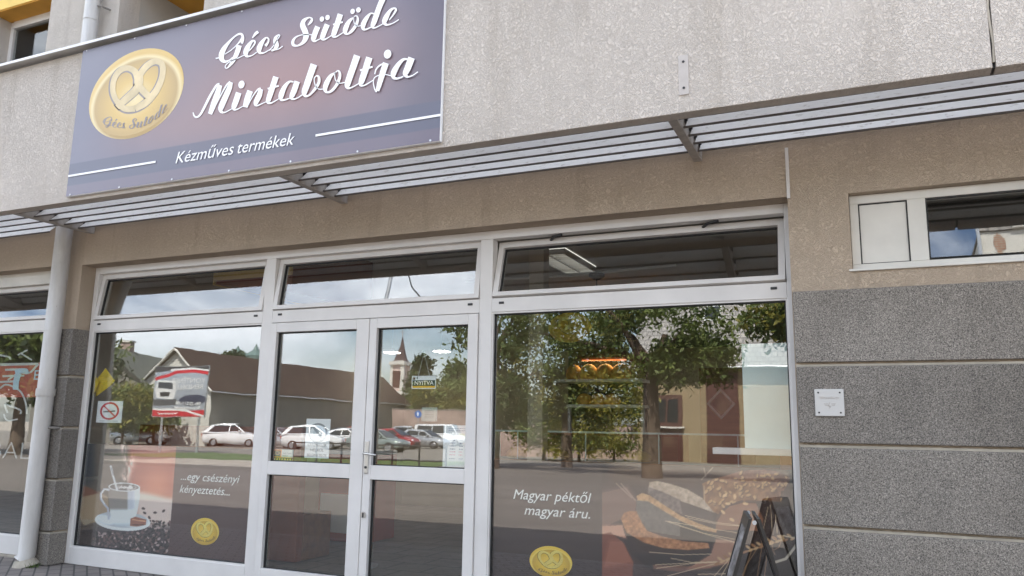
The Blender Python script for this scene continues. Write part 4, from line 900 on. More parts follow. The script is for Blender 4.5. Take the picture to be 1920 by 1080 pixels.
def sheet(name, label, cat, px0, py0, px1, py1, func, n=70, Y=0.026, mt=None, thick=0.0015):
    x0, z1 = at(px0, py0, Y); x1, z0 = at(px1, py1, Y)
    t = thing(name, label, cat, ((x0 + x1) / 2, Y, z0))
    MB().box(x0, x1, Y, Y + thick, z0, z1, M['paper']).build('sheet', t)
    if func:
        nx = n; nz_ = max(8, int(n * (z1 - z0) / (x1 - x0)))
        art('printed_face', x0 + .001, x1 - .001, z0 + .001, z1 - .001, Y - 0.0006, nx, nz_, lambda X, Z, px, py: func((X - x0) / (x1 - x0), 1 - (Z - z0) / (z1 - z0)), mt or M['print'], t)
    return t, x0, x1, z0, z1
def nosmoke(u, v):
    c = np.zeros(u.shape + (3,)) + 206.; x, y = u - .5, (v - .46) * .92; r = np.hypot(x, y)
    c = over(c, m_line(u, v, [(.28, .5), (.62, .47)], .05, .01), (40, 40, 42)); c = over(c, m_line(u, v, [(.64, .465), (.70, .46)], .05, .01), (90, 90, 92))
    c = over(c, 1 - sstep(.03, .045, abs(r - .34)), (176, 34, 46)); c = over(c, m_line(u, v, [(.27, .24), (.73, .70)], .045, .012), (176, 34, 46))
    c = over(c, ((v > .9) & (v < .94) & (u > .12) & (u < .88)).astype(float) * .6, (110, 110, 115)); return c
sheet('no_smoking_sign', 'square white no smoking sticker with a red ring low in the left window', 'sign', 184, 752, 227, 793, nosmoke)
yf = MB(); Yy = 0.06
pts = [at(*p, Yy) for p in ((198, 690), (212, 714), (206, 724), (176, 744), (178, 716))]
yf.poly([(p[0], Yy + .02 * (i % 2), p[1]) for i, p in enumerate(pts)], M['yellow_film'])
pts = [at(*p, Yy - .02) for p in ((180, 706), (186, 716), (176, 740))]
yf.poly([(p[0], Yy - .02, p[1]) for p in pts], M['yellow_film'])
o = yf.build('folded_flag'); sl = o.modifiers.new('t', 'SOLIDIFY'); sl.thickness = 0.002
tag(o, 'crumpled yellow sheet hanging at the left edge of the coffee window', 'flag')
def nyitva(u, v):
    c = np.zeros(u.shape + (3,)) + np.array([205, 214, 216.]); c = over(c, ((v > .33) & (v < .80)).astype(float), (38, 52, 48)); c = over(c, ((v > .80) & (v < .95)).astype(float), (198, 150, 40))
    c = over(c, ((u > .04) & (u < .15) & (v > .12) & (v < .28)).astype(float), (90, 60, 50)); c = over(c, ((u > .19) & (u < .24) & (v > .08) & (v < .25)).astype(float), (90, 100, 100))
    c = over(c, ((u < .025) | (u > .975) | (v < .05) | (v > .95)).astype(float), (225, 230, 230)); return c
t, x0, x1, z0, z1 = sheet('open_sign', 'small hanging sign reading NYITVA on the right door leaf', 'sign', 772.5, 705, 817, 729, nyitva, 60, 0.03)
text('lettering', 'NYITVA', M['white_print'], t, x0 + (x1 - x0) * .11, 0.0285, z0 + (z1 - z0) * .31, (z1 - z0) * .44, 0, (x1 - x0) * .78, 0.0003)
sx, sz = at(795, 660, 0.022)
cd_ = MB(); cd_.tube([(x0 + .06, 0.03, z1), (sx, 0.022, sz), (x1 - .06, 0.03, z1)], 0.0016, M['white_print'], 5); cd_.build('cord', t)
MB().tube([(sx, 0.019, sz), (sx, 0.030, sz)], [0.019, 0.010], M['counter_glass'], 14).build('suction_cup', t)
def mask_notice(u, v):
    c = np.zeros(u.shape + (3,)) + 232.; x, y = u - .5, v - .36; y = y * 1.6
    r = np.hypot(x, y); c = over(c, (1 - sstep(.03, .06, abs(r - .36))), (120, 124, 126)); c = over(c, m_ell(u, v, .5, .36, .2, .15, 0, .1) * .7, (150, 156, 160)); c = over(c, m_line(u, v, [(.28, .2), (.72, .52)], .05, .02), (130, 134, 136)); return c
t, x0, x1, z0, z1 = sheet('door_notice', 'white paper notice with a grey ring on the left door leaf', 'notice', 575, 785, 616, 860, mask_notice)
for k, (s, f) in enumerate((('SZÁJMASZK', .30), ('NÉLKÜL', .17), ('BELÉPNI TILOS', .04))):
    wd_ = (x1 - x0) * (.8 if k != 1 else .56); text('lettering', s, M['gold_shade'], t, (x0 + x1) / 2 - wd_ / 2, 0.0245, z0 + (z1 - z0) * f, (z1 - z0) * .10, 0, wd_, 0.0003)
def post(u, v):
    c = np.zeros(u.shape + (3,)) + np.array([196, 120, 40.]); c = over(c, ((u > .46) & (v < .72)).astype(float), (190, 190, 180)); c = over(c, ((u > .12) & (u < .42) & (v > .12) & (v < .66)).astype(float), (30, 30, 30)); c = over(c, ((u > .17) & (u < .37) & (v > .2) & (v < .5)).astype(float) * .8, (200, 170, 60)); c = over(c, ((u > .2) & (u < .34) & (v > .27) & (v < .43)).astype(float), (30, 30, 30))
    c = over(c, (v > .76).astype(float), (60, 48, 34)); c = over(c, ((v > .82) & (v < .95) & (np.sin(u * 52) > .2)).astype(float), (215, 170, 60)); return c
t, x0, x1, z0, z1 = sheet('door_sticker', 'orange rimmed sticker in the lower left corner of the left door glass', 'sticker', 510, 842, 549, 864, post, 60)
for s, f in (('PARTNER', .58), ('PONT', .36)): text('lettering', s, M['gold_shade'], t, x0 + (x1 - x0) * .52, 0.0246, z0 + (z1 - z0) * f, (z1 - z0) * .2, 0, (x1 - x0) * (.40 if f > .5 else .24), 0.0003)
def hours(u, v):
    c = np.zeros(u.shape + (3,)) + np.array([226, 230, 240.])
    rr = np.random.default_rng(3)
    for k, y in enumerate((.08, .13, .28, .36, .43, .50, .57, .64, .71, .80)):
        red = k in (7, 8); xs = ((.2, .85),) if k < 2 else (((.38, .62),) if k == 2 else ((.25, .48), (.62, .78)))
        for a_, b_ in xs: c = over(c, ((abs(v - y) < .012) & (u > a_) & (u < b_) & (np.sin(u * 160 + k) > -.5)).astype(float) * .75, (170, 60, 70) if red else (70, 74, 90))
    c = over(c, m_ell(u, v, .75, .25, .2, .06, .2, .5) * .6, (240, 205, 130)); return c
sheet('opening_hours', 'pale paper listing opening hours on the right door leaf', 'notice', 832, 797, 878, 877, hours)
def greynote(u, v):
    c = np.zeros(u.shape + (3,)) + np.array([150, 152, 140.])
    for k in range(7): c = over(c, ((abs(v - .2 - k * .09) < .014) & (u > .2) & (u < .8)).astype(float) * .5, (90, 90, 84))
    return c
sheet('small_notice', 'small grey paper above the opening hours on the right door', 'notice', 791, 764, 819, 790, greynote, 40, 0.034)
# neighbour's window graphics
nb = thing('window_graphics', "red band and white line drawing stuck on the neighbour's window at the far left", 'window graphics', (-8.4, 0.024, 0.7))
fm = lambda x, y: at(x, y, 0.024)
b = MB(); xa, za = fm(-60, 684); xb, zb = fm(78, 680); _, zc = fm(70, 745)
b.box(xa, -7.52, 0.0245, 0.0255, zc, zb, M['redfilm']); b.build('red_band', nb)
b = MB(); k = 0
c5 = lambda x, y: fm(x * .2407, 620 + y * .2407)
for s_ in ([(0, 265, 22), (300, 258, 18)], [(300, 258, 18), (225, 330, 14), (130, 320, 14)], [(40, 305, 16), (180, 300, 16)], [(20, 355, 16), (190, 350, 14)], [(0, 400, 16), (110, 395, 16)], [(185, 300, 12), (60, 385, 14)], [(0, 450, 14), (45, 420, 14), (110, 440, 14), (165, 480, 14), (200, 560, 14), (210, 650, 14)], [(140, 190, 12), (215, 150, 12)], [(170, 180, 12), (250, 230, 12)], [(0, 190, 14), (70, 205, 14), (85, 225, 14)], [(60, 640, 14), (40, 575, 14), (90, 590, 14), (160, 620, 14), (160, 650, 14)], [(30, 650, 12), (60, 700, 12), (140, 690, 12)]):
    k += 1; ribbon(b, s_, c5, M['etch'], 1.0, 0.0238 - .0002 * k, n=5)
b.build('line_drawing', nb)
b = MB(); k = 20
for s_ in ([(120, 320, 30), (200, 310, 34), (215, 335, 24)], [(150, 330, 46), (130, 390, 46), (125, 460, 44)]): k += 1; ribbon(b, s_, c5, M['bluefilm'], 1.0, 0.0236 - .0002 * k, n=5)
b.build('blue_shape', nb)
xa, za = fm(65, 712); text('lettering', 'E', M['bluefilm'], nb, xa - .03, 0.0232, za, 0.145, 0, 0.085, 0.0003)
xa, za = fm(-22, 858); text('lettering', 'BALI', M['etch'], nb, xa, 0.0234, za, 0.25, 0, at(60, 858, .024)[0] - xa, 0.0003, offs=-.004)

# ================================================================== INSIDE THE SHOP
def fixture(x0, x1, y0, y1, label):
    t = thing('ceiling_light', label, 'ceiling light', ((x0 + x1) / 2, (y0 + y1) / 2, 3.32), 'louvred ceiling lights'); z = 3.318
    b = MB(); b.box(x0, x1, y0, y1, z - .012, z, M['tube_glow']); b.build('tray', t)
    b = MB(); b.box(x0, x0 + .02, y0, y1, z - .07, z - .012, M['lamp_white']); b.box(x1 - .02, x1, y0, y1, z - .07, z - .012, M['lamp_white']); b.box((x0 + x1) / 2 - .01, (x0 + x1) / 2 + .01, y0, y1, z - .07, z - .013, M['lamp_white']); b.box(x0 + .02, x1 - .02, y0, y0 + .02, z - .07, z - .012, M['lamp_white']); b.box(x0 + .02, x1 - .02, y1 - .02, y1, z - .07, z - .012, M['lamp_white']); b.build('rim', t)
    b = MB()
    for k in range(1, 10):
        y = y0 + (y1 - y0) * k / 10; b.box(x0 + .02, x1 - .02, y - .003, y + .003, z - .068, z - .02, M['metal'])
    b.build('grille', t); return t
fixture(-3.36, -2.95, 2.50, 3.62, 'white louvred ceiling light seen through the tilted open light')
fixture(-6.80, -6.40, 2.28, 3.30, 'white louvred ceiling light seen above the double door')
for k, (px, py) in enumerate(((735, 662), (828, 660), (1340, 648))):
    x, z = at(px, py, 5.4)
    t = thing('led_panel', ['glowing square lamp hanging next to the reflected church spire', 'glowing square lamp right of the reflected church spire', 'glowing square lamp above the brown inner door'][k], 'lamp', (x, 5.4, z), 'square hanging lamps')
    MB().box(x - .095, x + .095, 5.3, 5.5, z, z + .012, M['led']).build('diffuser', t); MB().box(x - .11, x + .11, 5.28, 5.52, z + .0125, z + .05, M['lamp_white']).build('housing', t)
    MB().tube([(x, 5.4, z + .05), (x, 5.4, 3.32)], .006, M['galv'], 6).build('rod', t)
cdt = MB(); x, z = at(950, 532, 4.2); x2, _ = at(1110, 523, 4.2)
cdt.tube([(-4.9, 3.9, 3.30), (-3.4, 4.0, 3.30), (-2.0, 3.8, 3.305)], .018, M['lamp_white'], 6)
tag(cdt.build('cable_conduit'), 'thin white cable conduit running across the shop ceiling', 'conduit')
pj = thing('smoke_detector', 'small dark round detector hanging from the shop ceiling', 'detector', (-3.05, 3.95, 3.3)); MB().tube([(-3.05, 3.95, 3.29), (-3.05, 3.95, 3.25), (-3.05, 3.95, 3.22)], [.10, .10, .05], M['black'], 14).build('body', pj); MB().tube([(-3.05, 3.95, 3.22), (-3.05, 3.95, 3.0)], .008, M['black'], 6).build('rod', pj)
# painted bulkhead at the left
bk = thing('ceiling_bulkhead', 'yellow and orange boxed bulkhead below the ceiling behind the left window', 'bulkhead', (-5.7, 1.4, 2.7))
MB().prism([(-6.45, 2.84), (-5.4, 2.70), (-5.4, 3.30), (-6.45, 3.30)], 'y', 0.95, 2.4, M['orange']).build('box', bk)
MB().box(-6.475, -6.452, 0.93, 2.4, 2.83, 3.31, M['yellow_paint']).build('end_panel', bk)
MB().box(-6.45, -5.4, 0.925, 0.948, 2.88, 3.31, M['yellow_paint']).build('front_panel', bk)
# column
cl = MB(); x, _ = at(1009, 700, 2.2); cl.box(x - .085, x + .085, 2.12, 2.28, 0, 3.32, M['room']); tag(cl.build('column', bevel=.01), 'pale square column standing behind the left edge of the bread window', 'column')
# shelving with loaves
shf = thing('bread_shelf', 'white wall shelves behind the counter carrying round loaves', 'shelf', (-3.2, 4.6, 0))
YS = 4.45
for k, (pa, pb) in enumerate((((1040, 713), (1203, 716)), ((1062, 760), (1202, 763)))):
    x0, z0 = at(*pa, YS); x1, _ = at(*pb, YS); MB().box(x0, x1, YS, YS + .42, z0 - .025, z0 + .012, M['lamp_white']).build('shelf_board', shf)
x0, _ = at(1045, 700, YS); x1, _ = at(1196, 700, YS)
MB().box(x0, x1, YS + .43, YS + .47, 0.9, 2.7, M['darkwood']).build('back_panel', shf)
for x in (x0 + .02, x1 - .06): MB().box(x, x + .04, YS + .36, YS + .42, 0.9, 1.64, M['lamp_white']).build('post', shf)
def loaf(x, y, z, rx, rz, label, group):
    r = []; n = 14
    for i in range(7):
        t = i / 6; h = math.sin(t * math.pi / 2); q = math.cos(t * math.pi / 2) * .97 + .03
        if i == 0: r.append([(x + rx * .82 * math.cos(6.283 * k / n), y + rx * .75 * math.sin(6.283 * k / n), z) for k in range(n)])
        r.append([(x + rx * q * math.cos(6.283 * k / n), y + rx * .9 * q * math.sin(6.283 * k / n), z + rz * (.22 + .78 * h)) for k in range(n)])
    b = MB(); b.rings(r, M['crust']); o = b.build('bread_loaf', smooth=True); return tag(o, label, 'bread', group)
for k, px in enumerate((1075, 1103, 1134, 1163)):
    x, z = at(px, 705, YS + .15); loaf(x, YS + .18, at(1100, 711, YS)[1] + .013, .135 - .02 * (k == 0), .20, ['round loaf at the left end of the upper shelf', 'second round loaf from the left on the upper shelf', 'third round loaf from the left on the upper shelf', 'round loaf at the right end of the upper shelf'][k], 'round loaves on the upper shelf')
for k, px in enumerate((1095, 1120, 1146)):
    x, z = at(px, 755, YS + .15); loaf(x, YS + .18, at(1100, 760, YS)[1] + .013, .12, .15, ['round loaf at the left of the lower shelf', 'middle round loaf of the lower shelf', 'round loaf at the right of the lower shelf'][k], 'round loaves on the lower shelf')
sgl = MB(); x, z = at(1120, 671, YS); sgl.box(x - .32, x + .32, YS + .25, YS + .32, z, z + .03, M['orange']); sgl.box(x - .31, x + .31, YS + .258, YS + .312, z - .014, z - .001, M['added_bar_glow']); tag(sgl.build('shelf_bar', bevel=.008), 'orange bar above the upper bread shelf', 'bar')
ld = bpy.data.lights.new('loaf_fill_light', 'AREA'); ld.shape = 'RECTANGLE'; ld.size = .6; ld.size_y = .04; ld.energy = 0.6; ld.color = (1.0, .72, .40)      # warm fill light added under the bar to brighten the loaves
lo_ = bpy.data.objects.new('loaf_fill_light', ld); COL.objects.link(lo_); lo_.location = (x, YS + .22, z - .02); lo_.rotation_euler = (math.radians(-12), 0, 0)
# menu fascia over the shelves
mn = thing('menu_board', 'dark board with a gold emblem and gold script high behind the bread window', 'menu board', (-2.3, 4.3, 2.4))
YM = 4.2; xa, za = at(1018, 574, YM); xb, _ = at(1480, 560, YM); _, zb = at(1250, 652, YM)
MB().box(xa, xb, YM, YM + .05, zb, 3.06, M['darkwood']).build('board', mn, bevel=.006)
cx_, cz_ = at(1068, 614, YM); emblem(mn, cx_, cz_, (at(1108, 614, YM)[0] - at(1028, 614, YM)[0]) / 2, (at(1068, 587, YM)[1] - at(1068, 643, YM)[1]) / 2, YM - .002, M['gold'], M['gold_rope_deep'], M['gold_line'], False)
for s, pa, pb, cap, sh_ in (('Kenyér', (1132, 600), (1185, 597), 16, .3), ('...a frissen', (1128, 616), (1180, 614), 8, .4), ('sült', (1136, 629), (1158, 628), 8, .4), ('cipó illata...', (1130, 641), (1190, 640), 8, .4), ('Péksütemény', (1346, 588), (1458, 580), 13, .3), ('...a legfinomabb', (1365, 615), (1440, 610), 8, .4), ('falatok', (1385, 632), (1430, 629), 8, .4)):
    (x0, z0), (x1, z1) = at(*pa, YM), at(*pb, YM); hh = at(pa[0], pa[1] - cap, YM)[1] - z0
    text('lettering', s, M['goldtext'], mn, x0, YM - .003, z0, hh / .73, sh_, x1 - x0, .001)
# inner door with a diamond light
idr = thing('inner_door', 'brown inner door with a diamond shaped light', 'door', (-1.6, 5.0, 0)); YD = 5.0
x0, zt = at(1328, 690, YD); x1, _ = at(1392, 690, YD); cxd, czd = at(1352, 757, YD); r = (at(1379, 757, YD)[0] - at(1325, 757, YD)[0]) / 2; rz_ = (at(1352, 728, YD)[1] - at(1352, 787, YD)[1]) / 2
MB().box(x0 - .12, x1 + .12, YD, YD + .05, 0, zt, M['wood']).build('leaf', idr)
b = MB(); b.prism([(cxd, czd - rz_), (cxd + r, czd), (cxd, czd + rz_), (cxd - r, czd)], 'y', YD - .012, YD - .002, M['lamp_white']); b.build('diamond_frame', idr)
b = MB(); q = .78; b.prism([(cxd, czd - rz_ * q), (cxd + r * q, czd), (cxd, czd + rz_ * q), (cxd - r * q, czd)], 'y', YD - .016, YD - .0125, M['carglass']); b.build('pane', idr)
# partition and ledge
x0, z1 = at(1390, 645, .30); pz = MB().box(x0, 0.055, .30, .33, at(1400, 848, .3)[1], z1, M['frost']); tag(pz.build('partition_panel', bevel=.004), 'pale blue green frosted panel at the right of the bread window', 'panel')
x0, zl_ = at(1338, 851, .26); lg = MB().box(x0, 0.05, .22, .40, zl_, zl_ + .045, M['lamp_white']); tag(lg.build('ledge', bevel=.004), 'white ledge below the pale frosted panel', 'ledge')
x0, z1 = at(1462, 820, 1.0); bx_ = MB().box(x0, .05, .95, 1.09, 0.9, z1, M['orange']); tag(bx_.build('menu_stand', bevel=.004), 'small orange brown board at the right end of the bread window', 'board')
# counter with glass display
ct = thing('display_counter', 'orange brown shop counter with a glass top behind the bread window', 'counter', (-1.6, 2.9, 0))
MB().box(-4.0, .05, 2.75, 3.45, 0, 1.0, M['wood']).build('base', ct, bevel=.005)
MB().box(-4.0, .05, 2.76, 2.768, 1.0, 1.30, M['counter_glass']).build('glass_front', ct); MB().box(-4.02, .05, 2.72, 3.45, 1.302, 1.312, M['counter_glass']).build('glass_top', ct)
b = MB(); b.box(-4.02, .05, 2.712, 2.72, 1.298, 1.316, M['frost']); b.build('glass_edge', ct)
b = MB()
for x in (-3.6, -2.8, -2.0, -1.2, -.4): b.box(x, x + .012, 2.75, 2.759, 1.0, 1.30, M['frost'])
b.build('glass_post', ct)
for k, x in enumerate((-3.7, -3.25, -2.75, -2.3)): loaf(x, 3.05, 1.0, .16, .12, ['first flat loaf from the left inside the glass counter', 'second flat loaf from the left inside the glass counter', 'third flat loaf from the left inside the glass counter', 'fourth flat loaf from the left inside the glass counter'][k], 'flat loaves inside the glass counter')
bp_ = thing('back_counter', 'orange brown cupboards on the back wall below the bread shelves', 'cupboard', (-3.2, 4.9, 0)); MB().box(-4.7, -2.2, 4.7, 5.3, 0, 1.28, M['orange']).build('carcass', bp_, bevel=.005)
for k in range(4): MB().box(-4.68 + k * .62, -4.08 + k * .62, 4.678, 4.698, .1, 1.25, M['wood']).build('door', bp_, bevel=.004)
# low red brown bench wall and a table behind the left window and the door
sd_ = thing('seat_bench', 'red brown bench with a tall back behind the coffee window', 'bench', (-6.2, 1.1, 0)); x0, z1 = at(165, 794, .95); 
MB().box(-7.40, -5.15, .95, 1.05, 0.02, z1, M['orange']).build('backrest', sd_, bevel=.01); MB().box(-7.40, -5.15, 1.052, 1.5, .02, .46, M['wood']).build('seat', sd_, bevel=.01)
fz = thing('drinks_fridge', 'red and white cooler standing inside behind the left door leaf', 'cooler', (-5.6, 2.6, 0)); MB().box(-5.95, -5.25, 2.3, 2.9, .02, 1.0, M['redfilm']).build('body', fz, bevel=.02); MB().box(-5.9, -5.3, 2.285, 2.298, .12, .55, M['paper']).build('panel', fz, bevel=.004); MB().box(-5.95, -5.25, 2.3, 2.9, 1.002, 1.05, M['lamp_white']).build('lid', fz, bevel=.01)
pl = MB().tube([(-4.55, 1.2, 0.0), (-4.55, 1.2, 1.03)], .018, M['galv'], 10); pl.tube([(-4.55, 1.2, 0), (-4.55, 1.2, .015)], .16, M['galv'], 18); tag(pl.build('barrier_post', smooth=True), 'thin chrome post on the floor inside the left door leaf', 'post')

# ================================================================== A-BOARD on the pavement
ab = thing('pavement_board', 'worn black folding chalkboard standing on the pavement under the bread window', 'A-board', (-.63, -.62, 0))
apx = (-.665, .905)
near = Vector((-.600, -.82, .875)); far = Vector((-.690, -.40, .885)); ax = (far - near).normalized(); side = Vector((ax.y, -ax.x, 0))
def panel(sgn):
    b = MB(); o = MB(); spread = .27
    P = lambda u, s, off: tuple(near + ax * (u * .37) + Vector((0, 0, -.870 * s)) + side * sgn * (.012 + spread * s + off))
    def bar(u0, u1, s0, s1, t0, t1, mb, m):
        mb.poly([P(u0, s0, t0), P(u1, s0, t0), P(u1, s1, t0), P(u0, s1, t0)], m); mb.poly([P(u0, s0, t1), P(u0, s1, t1), P(u1, s1, t1), P(u1, s0, t1)], m)
        for (a, c, d, e) in ((u0, s0, u1, s0), (u1, s0, u1, s1), (u1, s1, u0, s1), (u0, s1, u0, s0)): mb.poly([P(a, c, t0), P(a, c, t1), P(d, e, t1), P(d, e, t0)], m)
    bar(0, .08, 0, 1, 0, .019, b, M['blackwood']); bar(.92, 1, 0, 1, 0, .019, b, M['blackwood']); bar(.08, .92, 0, .07, 0, .019, b, M['blackwood']); bar(.08, .92, .80, .87, 0, .019, b, M['blackwood'])
    f = b.build('frame', ab); bar(.08, .92, .07, .80, .005, .014, o, M['chalk']); o.build('chalk_panel', ab)
panel(-1); panel(1)
b = MB(); b.tube([near + Vector((0, -.004, -.02)), near + Vector((0, -.012, -.02))], .012, M['galv'], 10); b.tube([far + Vector((0, .0, -.02)), far + Vector((0, .01, -.02))], .012, M['galv'], 10); b.build('hinge', ab)

# ================================================================== ACROSS THE STREET (seen mirrored in the panes)
def car(name, label, cat, style, paint):
    t = thing(name, label, cat)
    k = {'hatch': dict(L=4.0, H=1.56, W=.88, z=1.04), 'suv': dict(L=4.35, H=1.74, W=.93, z=1.14), 'sedan': dict(L=4.4, H=1.50, W=.89, z=1.0), 'van': dict(L=5.0, H=2.0, W=.97, z=1.2)}[style]
    Lh, H, W, zb = k['L'] / 2, k['H'], k['W'], k['z'] * .94
    st = [(-Lh, .74, .42, zb * .86), (-Lh + .10, .90, .30, zb * .97), (-Lh + .55, 1.0, .24, zb), (-.5, 1.02, .22, zb), (.55, 1.02, .22, zb), (Lh * .55, 1.0, .23, zb * .98), (Lh - .45, .97, .25, zb * .88), (Lh - .08, .84, .30, zb * .76), (Lh, .70, .40, zb * .66)]
    if style == 'van': st = [(-Lh, .85, .42, zb), (-Lh + .08, .97, .32, zb), (-Lh + .5, 1, .26, zb), (-.5, 1.02, .25, zb), (.9, 1.02, .25, zb), (Lh - .9, 1.0, .25, zb), (Lh - .35, .96, .27, zb * .86), (Lh - .06, .84, .3, zb * .74), (Lh, .7, .4, zb * .66)]
    def sec(x, s, z0, z1):
        hw = W * s; h = z1 - z0; pr = [(.86, 0), (.98, .16), (1.0, .45), (.985, .72), (.93, .93), (.80, 1.0)]
        return [(x, hw * a, z0 + h * b) for a, b in pr] + [(x, -hw * a, z0 + h * b) for a, b in reversed(pr)]
    b = MB(); b.rings([sec(*q) for q in st], paint)
    cab = {'hatch': (-Lh + .08, -Lh + .62, -.55, .05, 1.12), 'suv': (-Lh + .06, -Lh + .60, -.6, .10, 1.08), 'sedan': (-Lh + .50, -1.0, -.35, .15, 1.12), 'van': (-Lh + .03, -Lh + .14, -1.5, 1.0, 1.75)}[style]
    xr0, xr1, xm, xf0, xf1 = cab; wb, wt = W * .97, W * .74 if style != 'van' else W * .84
    def cs(x, z):
        f = (z - zb) / (H - zb); hw = wb + (wt - wb) * f; return hw
    rs = []
    for x, z in ((xr0, zb + .01), (xr1, H - .10), (xm, H), (xf0, H - .02), (xf0 + .12, H - .06), (xf1, zb + .01)):
        hw = cs(x, z); rs.append([(x, wb, zb - .02), (x, hw + .0, max(zb, z - .05)), (x, hw * .9, z), (x, -hw * .9, z), (x, -hw, max(zb, z - .05)), (x, -wb, zb - .02)])
    b.rings(rs, paint); b.build('body', t, smooth=True, local=True)
    for s in (1, -1):
        g_ = MB(); zl, zh = zb + .07, H - .15
        def sp(x, z): return (x, s * (cs(x, z) + .012), z)
        fr_ = lambda z: xf1 - (xf1 - xf0 - .12) * (z - zb) / (H - .06 - zb) - .10
        rr_ = lambda z: xr0 + (xr1 - xr0) * (z - zb) / (H - .10 - zb) + .30
        cuts = [None, -.15, None] if style != 'van' else [None, -.7, .55, None]
        seg = [-99] + [c for c in cuts if c is not None] + [99]
        for a, c in zip(seg[:-1], seg[1:]):
            xa = lambda z: rr_(z) if a == -99 else a + .04
            xc = lambda z: fr_(z) if c == 99 else c - .04
            g_.poly([sp(xa(zl), zl), sp(xc(zl), zl), sp(xc(zh), zh), sp(xa(zh), zh)], M['carglass'])
        g_.build('side_window', t, local=True)
    g_ = MB(); hw0, hw1 = cs(0, zb + .05) - .1, cs(0, H - .1) - .09
    n_ = .015; q0 = (xf1 - .06 + n_, zb + .05); q1 = (xf0 + .14 + n_, H - .075)
    g_.poly([(q0[0], -hw0, q0[1] + n_), (q0[0], hw0, q0[1] + n_), (q1[0], hw1, q1[1] + n_), (q1[0], -hw1, q1[1] + n_)], M['carglass']); g_.build('windscreen', t, local=True)
    g_ = MB(); q0 = (xr0 + .02 - n_, zb + .08); q1 = (xr1 - .02 - n_, H - .13)
    g_.poly([(q0[0] - .01, -hw0, q0[1]), (q1[0] - .01, -hw1, q1[1]), (q1[0] - .01, hw1, q1[1]), (q0[0] - .01, hw0, q0[1])], M['carglass']); g_.build('rear_window', t, local=True)
    for xw in (Lh * .62, -Lh * .60):
        for s in (1, -1):
            y = s * W * .96; wh = MB(); wh.tube([(xw, y - s * .16, .32), (xw, y + s * .05, .32)], .325, M['tyre'], 20); wo = wh.build('wheel', t, local=True)
            r_ = MB(); r_.tube([(xw, y + s * .05, .32), (xw, y + s * .062, .32)], [.21, .19], M['rim'], 14); r_.build('rim', wo, local=True)
    for s in (1, -1):
        l_ = MB(); y = s * W * .66; l_.rings([[(Lh - .13, y + .17 * math.cos(q), zb * .70 + .07 * math.sin(q)) for q in [2 * math.pi * i / 10 for i in range(10)]], [(Lh - .012, y + .14 * math.cos(q), zb * .68 + .055 * math.sin(q)) for q in [2 * math.pi * i / 10 for i in range(10)]]], M['lens']); l_.build('headlight', t, local=True)
        l_ = MB(); l_.box(-Lh - .008, -Lh + .1, s * W * .72 - .1, s * W * .72 + .1, zb * .72, zb * .9, M['redfilm']); l_.build('tail_light', t, local=True)
        l_ = MB(); l_.box(xf1 - .52, xf1 - .36, s * (W + .02) - .07, s * (W + .02) + .07, zb + .03, zb + .17, paint); l_.build('mirror', t, bevel=.02, local=True)
    bm_ = MB(); bm_.box(Lh - .03, Lh + .012, -.42, .42, .36, .56, M['black']); bm_.build('grille', t, bevel=.02, local=True)
    return t
def paintm(name, c, metal=0.0): 
    m_, n_, p_ = newmat(name); p_.inputs['Base Color'].default_value = (*c, 1); p_.inputs['Roughness'].default_value = .3; p_.inputs['Coat Weight'].default_value = .8; p_.inputs['Coat Roughness'].default_value = .03; p_.inputs['Metallic'].default_value = metal
    f_ = noise(n_, objco(n_), 1.2, 3); n_.links.new(ramp(n_, f_, [(0.3, tuple(v * .94 for v in c)), (.7, tuple(min(1, v * 1.04) for v in c))]), p_.inputs['Base Color']); return m_
PC = {'white': paintm('car_white', (.80, .81, .82)), 'silver': paintm('car_silver', (.52, .54, .56), .5), 'dark': paintm('car_dark_grey', (.07, .07, .08), .4), 'red': paintm('car_red', (.30, .012, .02)), 'green': paintm('car_grey_green', (.26, .31, .29), .3), 'maroon': paintm('car_maroon', (.12, .02, .02), .2), 'blue': paintm('car_blue', (.04, .06, .22), .2)}
protos = {}
